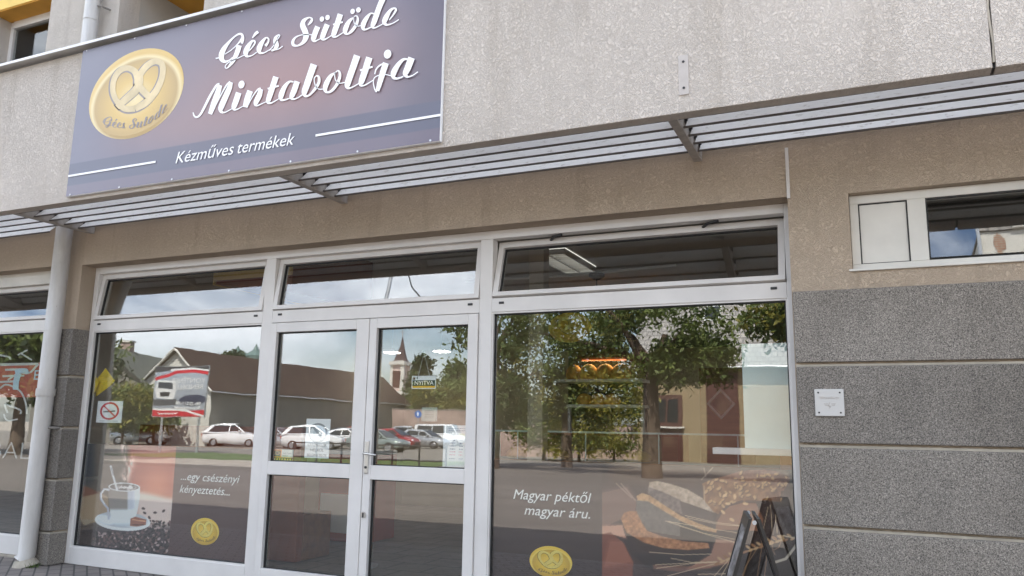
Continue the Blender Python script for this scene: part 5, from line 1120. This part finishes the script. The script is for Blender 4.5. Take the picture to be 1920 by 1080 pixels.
CARS = [ # style, paint, px of middle, depth, how far the nose is turned towards the shop, label
 ('hatch', 'silver', 262, 59, 28, 'silver hatchback reflected at the left of the coffee window'),
 ('hatch', 'white', 318, 66, 28, 'white hatchback reflected left of the billboard posts'),
 ('sedan', 'white', 352, 62, 25, 'white saloon car reflected between the billboard posts'),
 ('suv', 'white', 438, 60, 18, 'white sport utility car reflected in the right part of the coffee window'),
 ('sedan', 'silver', 520, 60, 35, 'silver car reflected at the left edge of the left door glass'),
 ('suv', 'white', 588, 56, 14, 'white compact car reflected behind the door notice, nearest of the white cars'),
 ('sedan', 'white', 652, 60, 28, 'white saloon car reflected at the right edge of the left door glass'),
 ('hatch', 'blue', 545, 72, 25, 'dark blue car reflected behind the silver car in the left door glass'),
 ('sedan', 'dark', 645, 72, 25, 'dark car reflected behind the white saloon in the left door glass'),
 ('sedan', 'green', 708, 55, 32, 'grey green car reflected low at the left edge of the right door glass'),
 ('hatch', 'red', 738, 62, 28, 'red car reflected beside the door handle in the right door glass'),
 ('hatch', 'silver', 796, 64, 28, 'silver hatchback reflected between the red car and the white minibus'),
 ('van', 'white', 828, 74, 15, 'white minibus reflected behind the silver hatchback in the right door glass'),
 ('sedan', 'maroon', 398, 66, 25, 'maroon car reflected between the right billboard post and the white sport utility car'),
 ('sedan', 'silver', 690, 66, 26, 'silver saloon car reflected behind the door handle'),
 ('hatch', 'red', 672, 78, 24, 'red car reflected farthest back at the right edge of the left door glass'),
 ('sedan', 'dark', 232, 70, 25, 'dark car reflected under the no smoking sign, behind the hatchback'),
 ('hatch', 'white', 480, 66, 25, 'white hatchback reflected at the right edge of the coffee window'),
 ('suv', 'dark', 395, 72, 22, 'dark high roofed car reflected between the billboard and the white sport utility car'),
 ('hatch', 'white', 612, 76, 22, 'white hatchback reflected farthest back in the left door glass'),
 ('suv', 'silver', 770, 80, 22, 'silver high roofed car reflected farthest back behind the red car'),
]
for st_, pc, px, dep, hd, lab in CARS:
    x, y, _ = atd(px, 830, dep); rz = math.radians(hd - 24.1) - math.atan((960 - px) / F_PX)
    if st_ not in protos:
        o = car('parked_car', lab, 'car', st_, PC[pc]); o.location = (x, y, gz(y)); o.rotation_euler = (0, 0, rz); o['group'] = 'cars parked across the street'; protos[st_] = o
    else:
        o = dup(protos[st_], (x, y, gz(y)), rz, lab, 'cars parked across the street')
        repaint(o, PC[pc], ('body', 'mirror'))
    if st_ == 'van': o['category'] = 'minibus'

# billboard
x0, y0, z1 = atd(292, 687, 44); x1 = at(390, 690, -y0)[0]; _, _, z0 = atd(340, 782, 44); yb = y0; xc = (x0 + x1) / 2; hw = abs(x1 - x0) / 2
bb = thing('billboard', 'framed advertising board for container hire on two posts, reflected in the coffee window', 'billboard', (xc, yb, gz(yb)))
MB().box(xc - hw, xc + hw, yb - .08, yb - .01, z0, z1, M['galv']).build('panel', bb)
for s in (-.8, .62): MB().tube([(xc - s * hw, yb - .05, gz(yb)), (xc - s * hw, yb - .05, z0)], .07, M['galv'], 10).build('post', bb)
def bill(X, Z, px, py):                     # X, Z are board coordinates; u runs left to right for someone standing in front of it
    u = (xc + hw - X) / (2 * hw); v = 1 - (Z - z0) / (z1 - z0)
    c = np.zeros(X.shape + (3,)) + np.array([150, 158, 170.]); c = over(c, sstep(.3, .7, v) * .4, (120, 122, 126))
    c = over(c, m_poly(u, v, [(0, 0), (1, 0), (1, .12), (.6, .06), (.2, .06), (0, .2)], .01), (60, 60, 66)); c = over(c, m_line(u, v, [(0, .14), (.3, .10), (.6, .12), (1, .26)], .05, .01), (190, 40, 56)); c = over(c, m_line(u, v, [(0, .09), (.3, .05), (.7, .07)], .025, .01), (235, 235, 238))
    c = over(c, m_ell(u, v, .25, .68, .25, .10, .05, .1), (50, 56, 78)); c = over(c, m_poly(u, v, [(.6, .30), (.94, .28), (.97, .46), (.93, .62), (.62, .66), (.58, .5)], .01), (218, 222, 226)); c = over(c, m_poly(u, v, [(.66, .33), (.92, .32), (.92, .44), (.66, .46)], .01), (60, 66, 76)); c = over(c, m_poly(u, v, [(.70, .52), (.88, .52), (.86, .6), (.72, .6)], .01), (44, 46, 52))
    c = over(c, ((v > .66) & (v < .78) & (u > .55)).astype(float) * .7, (50, 50, 54)); c = over(c, (v > .86).astype(float), (178, 32, 50)); c = over(c, m_line(u, v, [(0, .98), (.35, .87), (1, .85)], .03, .01), (236, 232, 232)); return c
# face looks towards the street (+y)
art('printed_face', xc - hw + .03, xc + hw - .03, z0 + .03, z1 - .03, yb - .006, 120, 120, bill, M['print'], bb, face=1)
for s, u, v, wd_, sz, mm in (('KONTÉNER', .05, .34, .62, .11, 'white_print'), ('RENDELÉS', .06, .47, .57, .11, 'white_print'), ('06-22/511-304', .10, .765, .46, .06, 'white_print'), ('kontener', .1, .84, .5, .05, 'white_print'), ('www', .5, .95, .4, .05, 'white_print')):
    text('lettering', s, M[mm], bb, xc + hw - u * 2 * hw, yb + .004, z1 - v * (z1 - z0), sz * (z1 - z0) / .73, 0, wd_ * 2 * hw, .002, mirror=True, offs=.004)

# ------------------------------------------------------------------ houses
def gable_house(name, label, origin, rot, Wd, Ln, hw, hr, wallm, roofm, chim=None, vent=False, doors=0, over_=.35, cat='house'):
    """long axis = local +x from the near gable at x=0; eaves at +-Wd/2"""
    t = thing(name, label, cat, origin); t.rotation_euler = (0, 0, rot); h = Wd / 2
    b = MB(); b.prism([(-h, -.8), (h, -.8), (h, hw), (0, hr), (-h, hw)], 'x', 0, Ln, wallm); b.build('wall', t, local=True)
    sl = (hr - hw) / h
    for s in (1, -1):
        r = MB(); o = over_; pts = [(s * (h + o), hw - sl * o + .03), (s * (h + o), hw - sl * o + .19), (0, hr + .19), (0, hr + .03)]
        r.prism(pts, 'x', -over_, Ln + over_, roofm); ro = r.build('roof', t, local=True)
        gt = MB(); gt.tube([(-over_, s * (h + o + .05), hw - sl * o + .06), (Ln + over_, s * (h + o + .05), hw - sl * o + .06)], .06, M['galv'], 8); gt.build('gutter', ro, local=True)
    if chim:
        cb = MB(); cx_, cy_, ch = chim; cb.box(cx_ - .4, cx_ + .4, cy_ - .4, cy_ + .4, hr - 1.2, hr + ch, M['garden_wall']); cb.box(cx_ - .5, cx_ + .5, cy_ - .5, cy_ + .5, hr + ch, hr + ch + .18, M['house_white']); cb.build('chimney', t, local=True)
    if vent:
        ge = MB(); ge.prism([(-h + .02, -.5), (h - .02, -.5), (h - .02, hw - .03), (0, hr - .03), (-h + .02, hw - .03)], 'x', -.03, -.002, M['house_white']); ge.build('gable_end', t, local=True)
        vb = MB(); vb.box(-.08, -.032, -.5, .5, hr - 2.1, hr - 1.3, M['brownpaint']); vb.build('vent', t, local=True)
        for s in (1, -1):
            bg_ = MB(); bg_.tube([(-.36, s * (h + .3), hw - sl * .3 + .02), (-.36, 0, hr + .05)], .09, M['house_white'], 6); bg_.build('bargeboard', t, local=True)
    for k in range(doors):
        y_ = h + .0; x_ = 4 + k * 3.6; db = MB(); db.box(x_ - 1.1, x_ + 1.1, y_ + .002, y_ + .05, -.2, 2.1, M['brownpaint']); db.build('door', t, local=True)
    return t
def line_house(name, label, pA, dA, pB, dB, Wd, roof_px, eave_drop, side, ext=1.0, **kw):
    """ridge runs from image point pA (depth dA) to pB (depth dB)"""
    xa, ya, za = atd(*pA, dA); xb, yb_, zb_ = atd(*pB, dB)
    ang = math.atan2(yb_ - ya, xb - xa); Ln = math.hypot(xb - xa, yb_ - ya) * ext; gzz = gz(ya)
    return gable_house(name, label, (xa, ya, gzz), ang, Wd, Ln, za - gzz - eave_drop, za - gzz, kw.pop('wallm'), kw.pop('roofm'), **kw)
line_house('barn_house', 'long white gabled house with a brown tiled roof, reflected across the left window and doors', (333, 657), 62, (672, 705), 90, 6.9, None, 3.0, 1, 1.2, wallm=M['house_grey'], roofm=M['tiles_brown'], vent=True)
line_house('slate_house', 'long slate roofed house with a chimney, reflected at the left of the coffee window', (196, 652), 62, (330, 669), 78, 10.0, None, 4.2, 1, 1.1, wallm=M['house_grey'], roofm=M['slate'], chim=(5.0, -.3, .9))
# house with a skylight, right window
dep = 46
xl, yl, ze = atd(1225, 690, dep); xr, yr, _ = atd(1600, 700, dep)
hx0, hx1, hy = xl - 1.0, xr, -abs(yl)
hs = thing('village_house', 'beige house with brown joinery and a pale sunlit roof, reflected in the bread window', 'house', ((hx0 + hx1) / 2, hy, gz(hy)))
zg = gz(hy)
hb = MB(); hb.box(hx0, hx1, hy - 8, hy, zg - .3, ze, M['house_beige']); hb.build('wall', hs)
zr = atd(1225, 560, dep + 3)[2]
r = MB(); r.prism([(hy + .5, ze - .12), (hy + .5, ze + .06), (hy - 4, zr + .1), (hy - 8.5, ze + .06), (hy - 8.5, ze - .12), (hy - 4, zr - .1)], 'x', hx0 - .4, hx1 + .4, M['tiles_grey']); ro = r.build('roof', hs)
sk = atd(1335, 592, dep + 1.8); fk = (sk[2] - ze) / (zr - ze); ysk = hy + .5 - 4.5 * fk
s_ = MB(); dz = (zr - ze) / 4.5
for a, c, dd, m_ in ((.50, .55, .12, M['lamp_white']), (.40, .45, .14, M['carglass'])):
    s_.poly([(sk[0] - a, ysk + c, ze + .06 + (hy + .5 - ysk - c) * dz + dd), (sk[0] + a, ysk + c, ze + .06 + (hy + .5 - ysk - c) * dz + dd), (sk[0] + a, ysk - c, ze + .06 + (hy + .5 - ysk + c) * dz + dd), (sk[0] - a, ysk - c, ze + .06 + (hy + .5 - ysk + c) * dz + dd)], m_)
s_.build('skylight', ro)
gt = MB(); gt.tube([(hx0 - .4, hy + .56, ze - .03), (hx1 + .4, hy + .56, ze - .03)], .07, M['galv'], 8); gt.build('gutter', hs)
for px, wpx in ((1257, 33),):
    xa, _, za = atd(px - wpx, 742, dep); xb, _, zb_ = atd(px + wpx, 800, dep)
    xa, xb = min(xa, xb), max(xa, xb); f = MB()
    f.box(xa, xb, hy, hy + .06, zb_, za, M['brownpaint']); fo = f.build('window', hs)
    g_ = MB(); q = (xb - xa) * .14; g_.box(xa + q, (xa + xb) / 2 - .05, hy + .062, hy + .07, zb_ + q, za - q, M['carglass']); g_.box((xa + xb) / 2 + .05, xb - q, hy + .062, hy + .07, zb_ + q, za - q, M['carglass']); g_.build('pane', fo)
    g_ = MB(); g_.box(xa - .15, xb + .15, hy, hy + .22, zb_ - .1, zb_ - .002, M['house_white']); g_.build('sill', fo)
    g_ = MB(); g_.box(xa, xb, hy + .001, hy + .05, zg, zb_ - .102, M['brownpaint']); g_.build('plinth_panel', hs)
xa, _, za = atd(1330, 700, dep); xb = atd(1394, 700, dep)[0]; db_ = MB(); db_.box(min(xa, xb), max(xa, xb), hy + .001, hy + .07, zg, za, M['brownpaint']); db_.build('door', hs)
xa, _, za = atd(1205, 782, dep); MB().box(xa - .18, xa + .18, hy + .001, hy + .03, za - .2, za + .2, M['paper']).build('house_number', hs); text('numeral', '21', M['gasket'], hs, xa + .13, hy + .034, za - .11, .3, 0, .26, .001, mirror=True)
# tall old plaster house with a bare brick patch, mirrored in the small high light
hy2 = -18.0; gz2 = gz(hy2)
oh = thing('old_house', 'tall cream house with a patch of bare brick, reflected in the small high window', 'house', (9.0, hy2, gz2))
MB().box(3.24, 15, hy2 - 9, hy2, gz2 - .3, 12.86, M['house_white']).build('wall', oh)
MB().box(4.03, 15, hy2 - 8, hy2 + .12, 12.862, 15.5, M['house_white']).build('attic', oh)
MB().box(3.2, 4.028, hy2 - 9.05, hy2 + .06, 12.862, 12.95, M['tiles_grey']).build('coping', oh)
MB().tube([(3.19, hy2 + .05, gz2), (3.19, hy2 + .05, 12.95)], .05, M['galv'], 8).build('gutter_pipe', oh)
b = MB(); b.poly([(3.70 + .17 * (1 + random.uniform(-.35, .2)) * math.cos(q), hy2 + .012, 12.42 + .36 * (1 + random.uniform(-.35, .2)) * math.sin(q)) for q in [2 * math.pi * i / 22 for i in range(22)]], M['brick']); b.build('bare_brick', oh)
for zz in (2.2, 5.4, 8.6):
    for xx in (5.5, 8.5, 11.5):
        f = MB(); f.box(xx - .6, xx + .6, hy2 + .001, hy2 + .06, zz - .9, zz + .9, M['pvc']); f.box(xx - .5, xx + .5, hy2 + .062, hy2 + .07, zz - .8, zz + .8, M['carglass']); f.build('window', oh)
# church
xc_, yc_, zt_ = atd(754, 632, 160); _, _, zs_ = atd(752, 684, 160); zs0 = gz(yc_); wv = abs(atd(768, 700, 160)[0] - atd(736, 700, 160)[0]) / 2 * .82
ch = thing('church_tower', 'pink and white church tower with a pointed dark spire, reflected in the right door glass', 'church tower', (xc_, yc_, zs0))
b = MB(); b.box(xc_ - wv, xc_ + wv, yc_ - wv, yc_ + wv, zs0 - 1, zs_, M['church']); b.build('tower', ch)
b = MB()
for z, g_ in ((zs_ - .2, .5), (zs_ - 6.0, .25)): b.box(xc_ - wv - g_, xc_ + wv + g_, yc_ - wv - g_, yc_ + wv + g_, z, z + .7, M['house_white'])
for sx in (-1, 1): b.box(xc_ + sx * wv - .35 - .1 * sx, xc_ + sx * wv + .35 - .1 * sx, yc_ + wv - .1, yc_ + wv + .18, zs0, zs_ - .2, M['house_white'])
b.build('cornice', ch)
r8 = lambda r, z, tw=0: [(xc_ + r * math.cos(2 * math.pi * (k + .5) / 8), yc_ + r * math.sin(2 * math.pi * (k + .5) / 8), z) for k in range(8)]
b = MB(); hh = zt_ - zs_ - .5; b.rings([r8(wv * 1.25, zs_ + .5), r8(wv * 1.0, zs_ + .5 + hh * .10), r8(wv * .78, zs_ + .5 + hh * .30), r8(wv * .30, zs_ + .5 + hh * .72), r8(.10, zt_)], M['spire']); b.build('spire', ch)
b = MB(); b.tube([(xc_, yc_, zt_ - .3), (xc_, yc_, zt_ + 1.6)], .12, M['galv'], 6); b.box(xc_ - .5, xc_ + .5, yc_ - .08, yc_ + .08, zt_ + .9, zt_ + 1.1, M['galv']); b.build('cross', ch)
b = MB(); b.box(xc_ - .9, xc_ + .9, yc_ + wv + .002, yc_ + wv + .06, zs_ - 4.6, zs_ - 1.4, M['brownpaint']); b.build('louvre_opening', ch)
# two green copper turrets
for k, (px, pt, pb) in enumerate(((447, 648, 668), (481, 646, 676))):
    x, y, zt = atd(px, pt, 170); _, _, zb_ = atd(px, pb, 170); r = 1.5 if k == 0 else 2.2
    t = thing('church_turret', ['slim green copper turret reflected left of its wider twin above the brown roof', 'wider green copper turret reflected above the right end of the coffee window'][k], 'turret', (x, y, gz(y)))
    rr = lambda q, z: [(x + q * math.cos(2 * math.pi * i / 8), y + q * math.sin(2 * math.pi * i / 8), z) for i in range(8)]
    MB().rings([rr(r, gz(y)), rr(r, zb_)], M['church']).build('shaft', t)
    MB().rings([rr(r * 1.2, zb_), rr(r * 1.25, zb_ + (zt - zb_) * .25), rr(r * .7, zb_ + (zt - zb_) * .5), rr(r * .35, zb_ + (zt - zb_) * .62), rr(.08, zt)], M['copper']).build('cap', t)
# garden wall, gate, shed fronts, small signs, rails
def wall_run(name, label, pa, da, pb, db, hgt, mt, cat='wall', th=.25):
    xa, ya, _ = atd(*pa, da); xb, yb_, _ = atd(*pb, db); d_ = Vector((xb - xa, yb_ - ya, 0)); n_ = Vector((-d_.y, d_.x, 0)).normalized() * th / 2; b = MB()
    z0 = min(gz(ya), gz(yb_)) - .2; z1 = gz(ya) + hgt
    b.prism([(xa - n_.x, ya - n_.y), (xb - n_.x, yb_ - n_.y), (xb + n_.x, yb_ + n_.y), (xa + n_.x, ya + n_.y)], 'z', z0, z1, mt)
    t = thing(name, label, cat, (xa, ya, gz(ya))); b.build('body', t)
    c_ = MB(); c_.prism([(xa - 1.3 * n_.x, ya - 1.3 * n_.y), (xb - 1.3 * n_.x, yb_ - 1.3 * n_.y), (xb + 1.3 * n_.x, yb_ + 1.3 * n_.y), (xa + 1.3 * n_.x, ya + 1.3 * n_.y)], 'z', z1, z1 + .08, M['kerb']); c_.build('coping', t); return t
wall_run('garden_wall', 'stained pinkish garden wall reflected behind the white minibus', (735, 790), 82, (990, 790), 82, 3.4, M['garden_wall'])
wall_run('yard_wall', 'low weathered yard wall reflected left of the beige house', (940, 800), 50, (1195, 800), 48, 2.0, M['garden_wall'])
x, y, _ = atd(262, 790, 62); gr = thing('garage', 'small garage with two dark framed pale doors, reflected beside the billboard', 'garage', (x, y, gz(y)))
_, _, zt = atd(262, 762, 62); b = MB(); b.box(x - 3.4, x + 1.6, y - 3, y, gz(y), zt, M['house_grey']); b.build('wall', gr)
for dx in (-2.2, .4): b = MB(); b.box(x + dx - .9, x + dx + .9, y + .002, y + .06, gz(y), zt - .15, M['rail']); b.box(x + dx - .78, x + dx + .78, y + .062, y + .08, gz(y), zt - .3, M['house_white']); b.build('door', gr)
def post_sign(px, py, dep, lab, r):
    x, y, z = atd(px, py, dep); t = thing('round_sign', lab, 'road sign', (x, y, gz(y)), 'round blue road signs')
    MB().tube([(x, y - .05, gz(y)), (x, y - .05, z + r)], .03, M['galv'], 8).build('post', t); MB().tube([(x, y - .02, z), (x, y, z)], r, M['blueround'], 20).build('face', t)
    a = MB(); a.box(x - .06, x + .06, y + .001, y + .006, z - r * .5, z + r * .3, M['white_print']); a.prism([(x - .16, z + r * .25), (x + .16, z + r * .25), (x, z + r * .65)], 'y', y + .001, y + .006, M['white_print']); a.build('arrow', t)
post_sign(255, 757, 58, 'round blue arrow sign reflected left of the billboard', .34); post_sign(1056, 771, 45, 'round blue sign reflected among the bushes in the bread window', .38); post_sign(785, 777, 76, 'small round blue sign reflected behind the cars in the right door glass', .36)
x0, y0, _ = atd(548, 868, 24); x1, y1, _ = atd(836, 868, 22)
rl = thing('railing', 'dark thin street railing reflected in front of the parked cars', 'railing', ((x0 + x1) / 2, y0, gz(y0)))
for k in range(7):
    t_ = k / 6; x, y = x0 + (x1 - x0) * t_, y0 + (y1 - y0) * t_; MB().tube([(x, y, gz(y)), (x, y, gz(y) + .95)], .028, M['rail'], 8).build('post', rl)
for hz in (.92, .5): MB().tube([(x0, y0, gz(y0) + hz), (x1, y1, gz(y1) + hz)], .022, M['rail'], 8).build('rail', rl)
x, y = -13.35, -13.5; lp = thing('street_lamp', 'tall grey lamp post reflected in the light above the double door', 'street lamp', (x, y, gz(y)))
MB().tube([(x, y, gz(y)), (x, y, 6), (x, y, 11.2)], [.09, .075, .055], M['galv'], 10).build('pole', lp); MB().tube([(x, y, 11.2), (x - .2, y + .5, 11.6), (x - .4, y + 1.4, 11.7)], .035, M['galv'], 8).build('arm', lp); b = MB(); b.box(x - .6, x - .25, y + 1.3, y + 2.0, 11.63, 11.78, M['galv']); b.build('lantern', lp, bevel=.03)
wr = MB(); wr.tube([(x + .25, y + .3, 10.9), (x + 1.5, y + 1.0, 9.0), (x + 3.2, y + 1.4, 7.3), (x + 6, y - 6, 6.2), (x + 14, y - 22, 6.9)], .022, M['rail'], 5); tag(wr.build('overhead_wire'), 'thin overhead wire running from the lamp post, reflected beside the church spire', 'wire')

# ------------------------------------------------------------------ trees
def tree(name, label, cat, base, hgt, crown, leaves, size, mats, trunk_r=.25, limbs=6, seed=1, clusters=60, spread=.55, group=None, lean=(0, 0)):
    """crown: list of (cx, cy, cz, rx, ry, rz) relative to the base"""
    rg = np.random.default_rng(seed); x0, y0, z0 = base
    t = thing(name, label, cat, base, group); b = MB(); c0 = crown[0]
    top = Vector((x0 + c0[0] + lean[0], y0 + c0[1] + lean[1], z0 + c0[2]))
    fork = Vector((x0 + lean[0] * .5, y0 + lean[1] * .5, z0 + max(.6, (c0[2] - c0[5] * .8))))
    b.tube([(x0, y0, z0 - .1), tuple(Vector((x0, y0, z0)).lerp(fork, .5)), tuple(fork), tuple(top)], [trunk_r * 1.25, trunk_r, trunk_r * .85, trunk_r * .3], M['bark'], 9)
    pts = []
    for k in range(clusters):
        c = crown[rg.integers(len(crown))]; v = rg.normal(size=3); v /= np.linalg.norm(v); rr = rg.uniform(.45, 1.0) ** .6
        pts.append((x0 + c[0] + v[0] * rr * c[3], y0 + c[1] + v[1] * rr * c[4], z0 + c[2] + v[2] * rr * c[5]))
    for k in range(limbs):
        p = Vector(pts[rg.integers(len(pts))]); mid_ = fork.lerp(p, .5) + Vector((0, 0, .25 * c0[5] * rg.random())); b.tube([tuple(fork.lerp(top, .3 * rg.random())), tuple(mid_), tuple(p)], [trunk_r * .5, trunk_r * .28, trunk_r * .08], M['bark'], 6)
    b.build('trunk', t, smooth=True)
    n = leaves; ci = rg.integers(len(pts), size=n); P_ = np.array(pts)[ci]; D = rg.normal(size=(n, 3)) * np.array([spread, spread, spread * .75]); ctr = P_ + D
    u = rg.normal(size=(n, 3)); u /= np.linalg.norm(u, axis=1)[:, None]; w_ = np.cross(u, rg.normal(size=(n, 3))); w_ /= np.linalg.norm(w_, axis=1)[:, None]
    s1 = size * rg.uniform(.6, 1.3, (n, 1)); s2 = s1 * .42
    V_ = np.stack([ctr - u * s1, ctr + w_ * s2, ctr + u * s1, ctr - w_ * s2], 1).reshape(-1, 3) - np.array(base)
    me = bpy.data.meshes.new('crown'); me.from_pydata(V_.tolist(), [], np.arange(4 * n).reshape(-1, 4).tolist())
    for mm in mats: me.materials.append(mm)
    cl_m = rg.integers(len(mats), size=len(pts)); me.polygons.foreach_set('material_index', cl_m[ci].astype('i'))
    o = bpy.data.objects.new('crown', me); COL.objects.link(o); o.parent = t; return t
def tbase(px, dep, py=830): x, y, _ = atd(px, py, dep); return (x, y, gz(y))
def up(px, py, dep, b): return atd(px, py, dep)[2] - b[2]
LD, LM, LG, LN = M['leaf_dark'], M['leaf_mid'], M['leaf_gold'], M['leaf_needle']
d = 26; b0 = tbase(1222, d); h = up(1200, 640, d, b0)
tree('street_tree', 'big leafy street tree whose trunk and branches cross the bread window reflection', 'tree', b0, 9, [(0.5, 0, h + .3, 3.0, 2.0, 1.8), (-2.8, .3, h + 1.2, 2.6, 1.8, 1.7), (1.6, .2, h - .6, 1.3, 1.0, .7)], 15000, .10, [LD, LM, LM], .30, 14, 3, 105, .30)
d = 33; b0 = tbase(1062, d); h = up(1062, 640, d, b0)
tree('street_tree', 'sunlit yellow green tree left of the big street tree in the bread window reflection', 'tree', b0, 7, [(0, 0, h, 2.6, 1.8, 2.0), (-1.2, 0, h - 2.2, 2.0, 1.4, 1.2), (1.6, 0, h - 2.0, 1.7, 1.4, 1.3)], 14000, .11, [LM, LG, LM], .2, 10, 4, 110, .34)
d = 30; b0 = tbase(925, d); h = up(950, 630, d, b0)
tree('street_tree', 'dark green tree at the left edge of the bread window reflection', 'tree', b0, 7, [(-.4, 0, h + .8, 1.7, 1.4, 2.0), (0.1, 0, h - 2.4, .9, .8, 1.1)], 4500, .13, [LD, LM], .2, 8, 5, 70, .3)
d = 22; b0 = tbase(1560, d); h = up(1450, 610, d, b0)
tree('street_tree', 'reddish green tree reaching in at the top right of the bread window reflection', 'tree', b0, 7, [(-1.3, 0, h + .35, .9, .9, .5), (0.3, 0, h + 1.5, 1.5, 1.3, 1.0)], 4500, .11, [LM, LD, LG], .2, 8, 6, 80, .26)
for k, (px, dep, w_, hp) in enumerate(((1020, 42, 1.8, 735), (1085, 40, 1.9, 755), (1150, 43, 2.0, 745))):
    b0 = tbase(px, dep); h = up(px, hp, dep, b0)
    tree('garden_shrub', ['left of three sunlit garden shrubs by the yard wall in the bread window reflection', 'middle of three sunlit garden shrubs by the yard wall in the bread window reflection', 'right of three sunlit garden shrubs by the yard wall in the bread window reflection'][k], 'shrub', b0, h, [(0, 0, h * .55, w_, 1.2, h * .45)], 3200, .12, [LG, LM], .08, 5, 20 + k, 50, .3, 'shrubs by the yard wall')
b0 = tbase(786, 112); h = up(786, 666, 112, b0)
tree('conifer', 'dark narrow conifer reflected right of the church tower', 'conifer', b0, h, [(0, 0, h * .45, 2.0, 2.0, h * .42), (0, 0, h * .78, 1.1, 1.1, h * .22)], 4500, .38, [LN, LD], .25, 4, 30, 80, .5)
b0 = tbase(868, 104); h = up(868, 676, 104, b0)
tree('far_tree', 'round green tree reflected at the right edge of the right door glass', 'tree', b0, h, [(0, 0, h * .72, 3.0, 2.5, h * .3)], 3500, .35, [LM, LD], .25, 6, 31, 60, .6)
for k, px in enumerate((806, 838, 872)):
    b0 = tbase(px, 92); h = up(px, 712, 92, b0)
    tree('yellowing_shrub', ['left of three yellow green shrubs above the garden wall in the door reflection', 'middle of three yellow green shrubs above the garden wall in the door reflection', 'right of three yellow green shrubs above the garden wall in the door reflection'][k], 'shrub', b0, h, [(0, 0, h * .6, 2.4, 1.6, h * .38)], 3000, .3, [LG, LM], .12, 5, 40 + k, 50, .5, 'shrubs above the garden wall')
for k, (px, dep, hp, w_) in enumerate(((228, 57, 718, 1.9), (286, 58, 726, 1.8))):
    b0 = tbase(px, dep); h = up(px, hp, dep, b0)
    tree('climbing_shrub', ['tall pale green shrub reflected right of the yellow sheet in the coffee window', 'pale green shrub reflected close to the left edge of the billboard'][k], 'shrub', b0, h, [(0, 0, h * .62, w_, 1.2, h * .36)], 3200, .2, [LM, LG, LM], .1, 5, 50 + k, 60, .35)
b0 = tbase(425, 135); h = up(425, 655, 135, b0)
tree('far_tree', 'small dark tree top reflected beside the slim copper turret', 'tree', b0, h, [(0, 0, h * .8, 2.2, 2.0, h * .2)], 1500, .4, [LN, LD], .2, 3, 60, 30, .6)
for k, (px, dep, hp) in enumerate(((30, 34, 560), (-60, 36, 540), (90, 40, 600))):
    b0 = tbase(px, dep); h = up(px, hp, dep, b0)
    tree('street_tree', ['dark tree reflected in the middle of the neighbouring window', 'dark tree reflected at the far left of the neighbouring window', 'smaller dark tree reflected beside the downpipe in the neighbouring window'][k], 'tree', b0, h, [(0, 0, h * .68, 3.2, 2.2, h * .32)], 4200, .2, [LD, LN, LM], .25, 8, 70 + k, 70, .5, 'trees reflected in the neighbouring window')
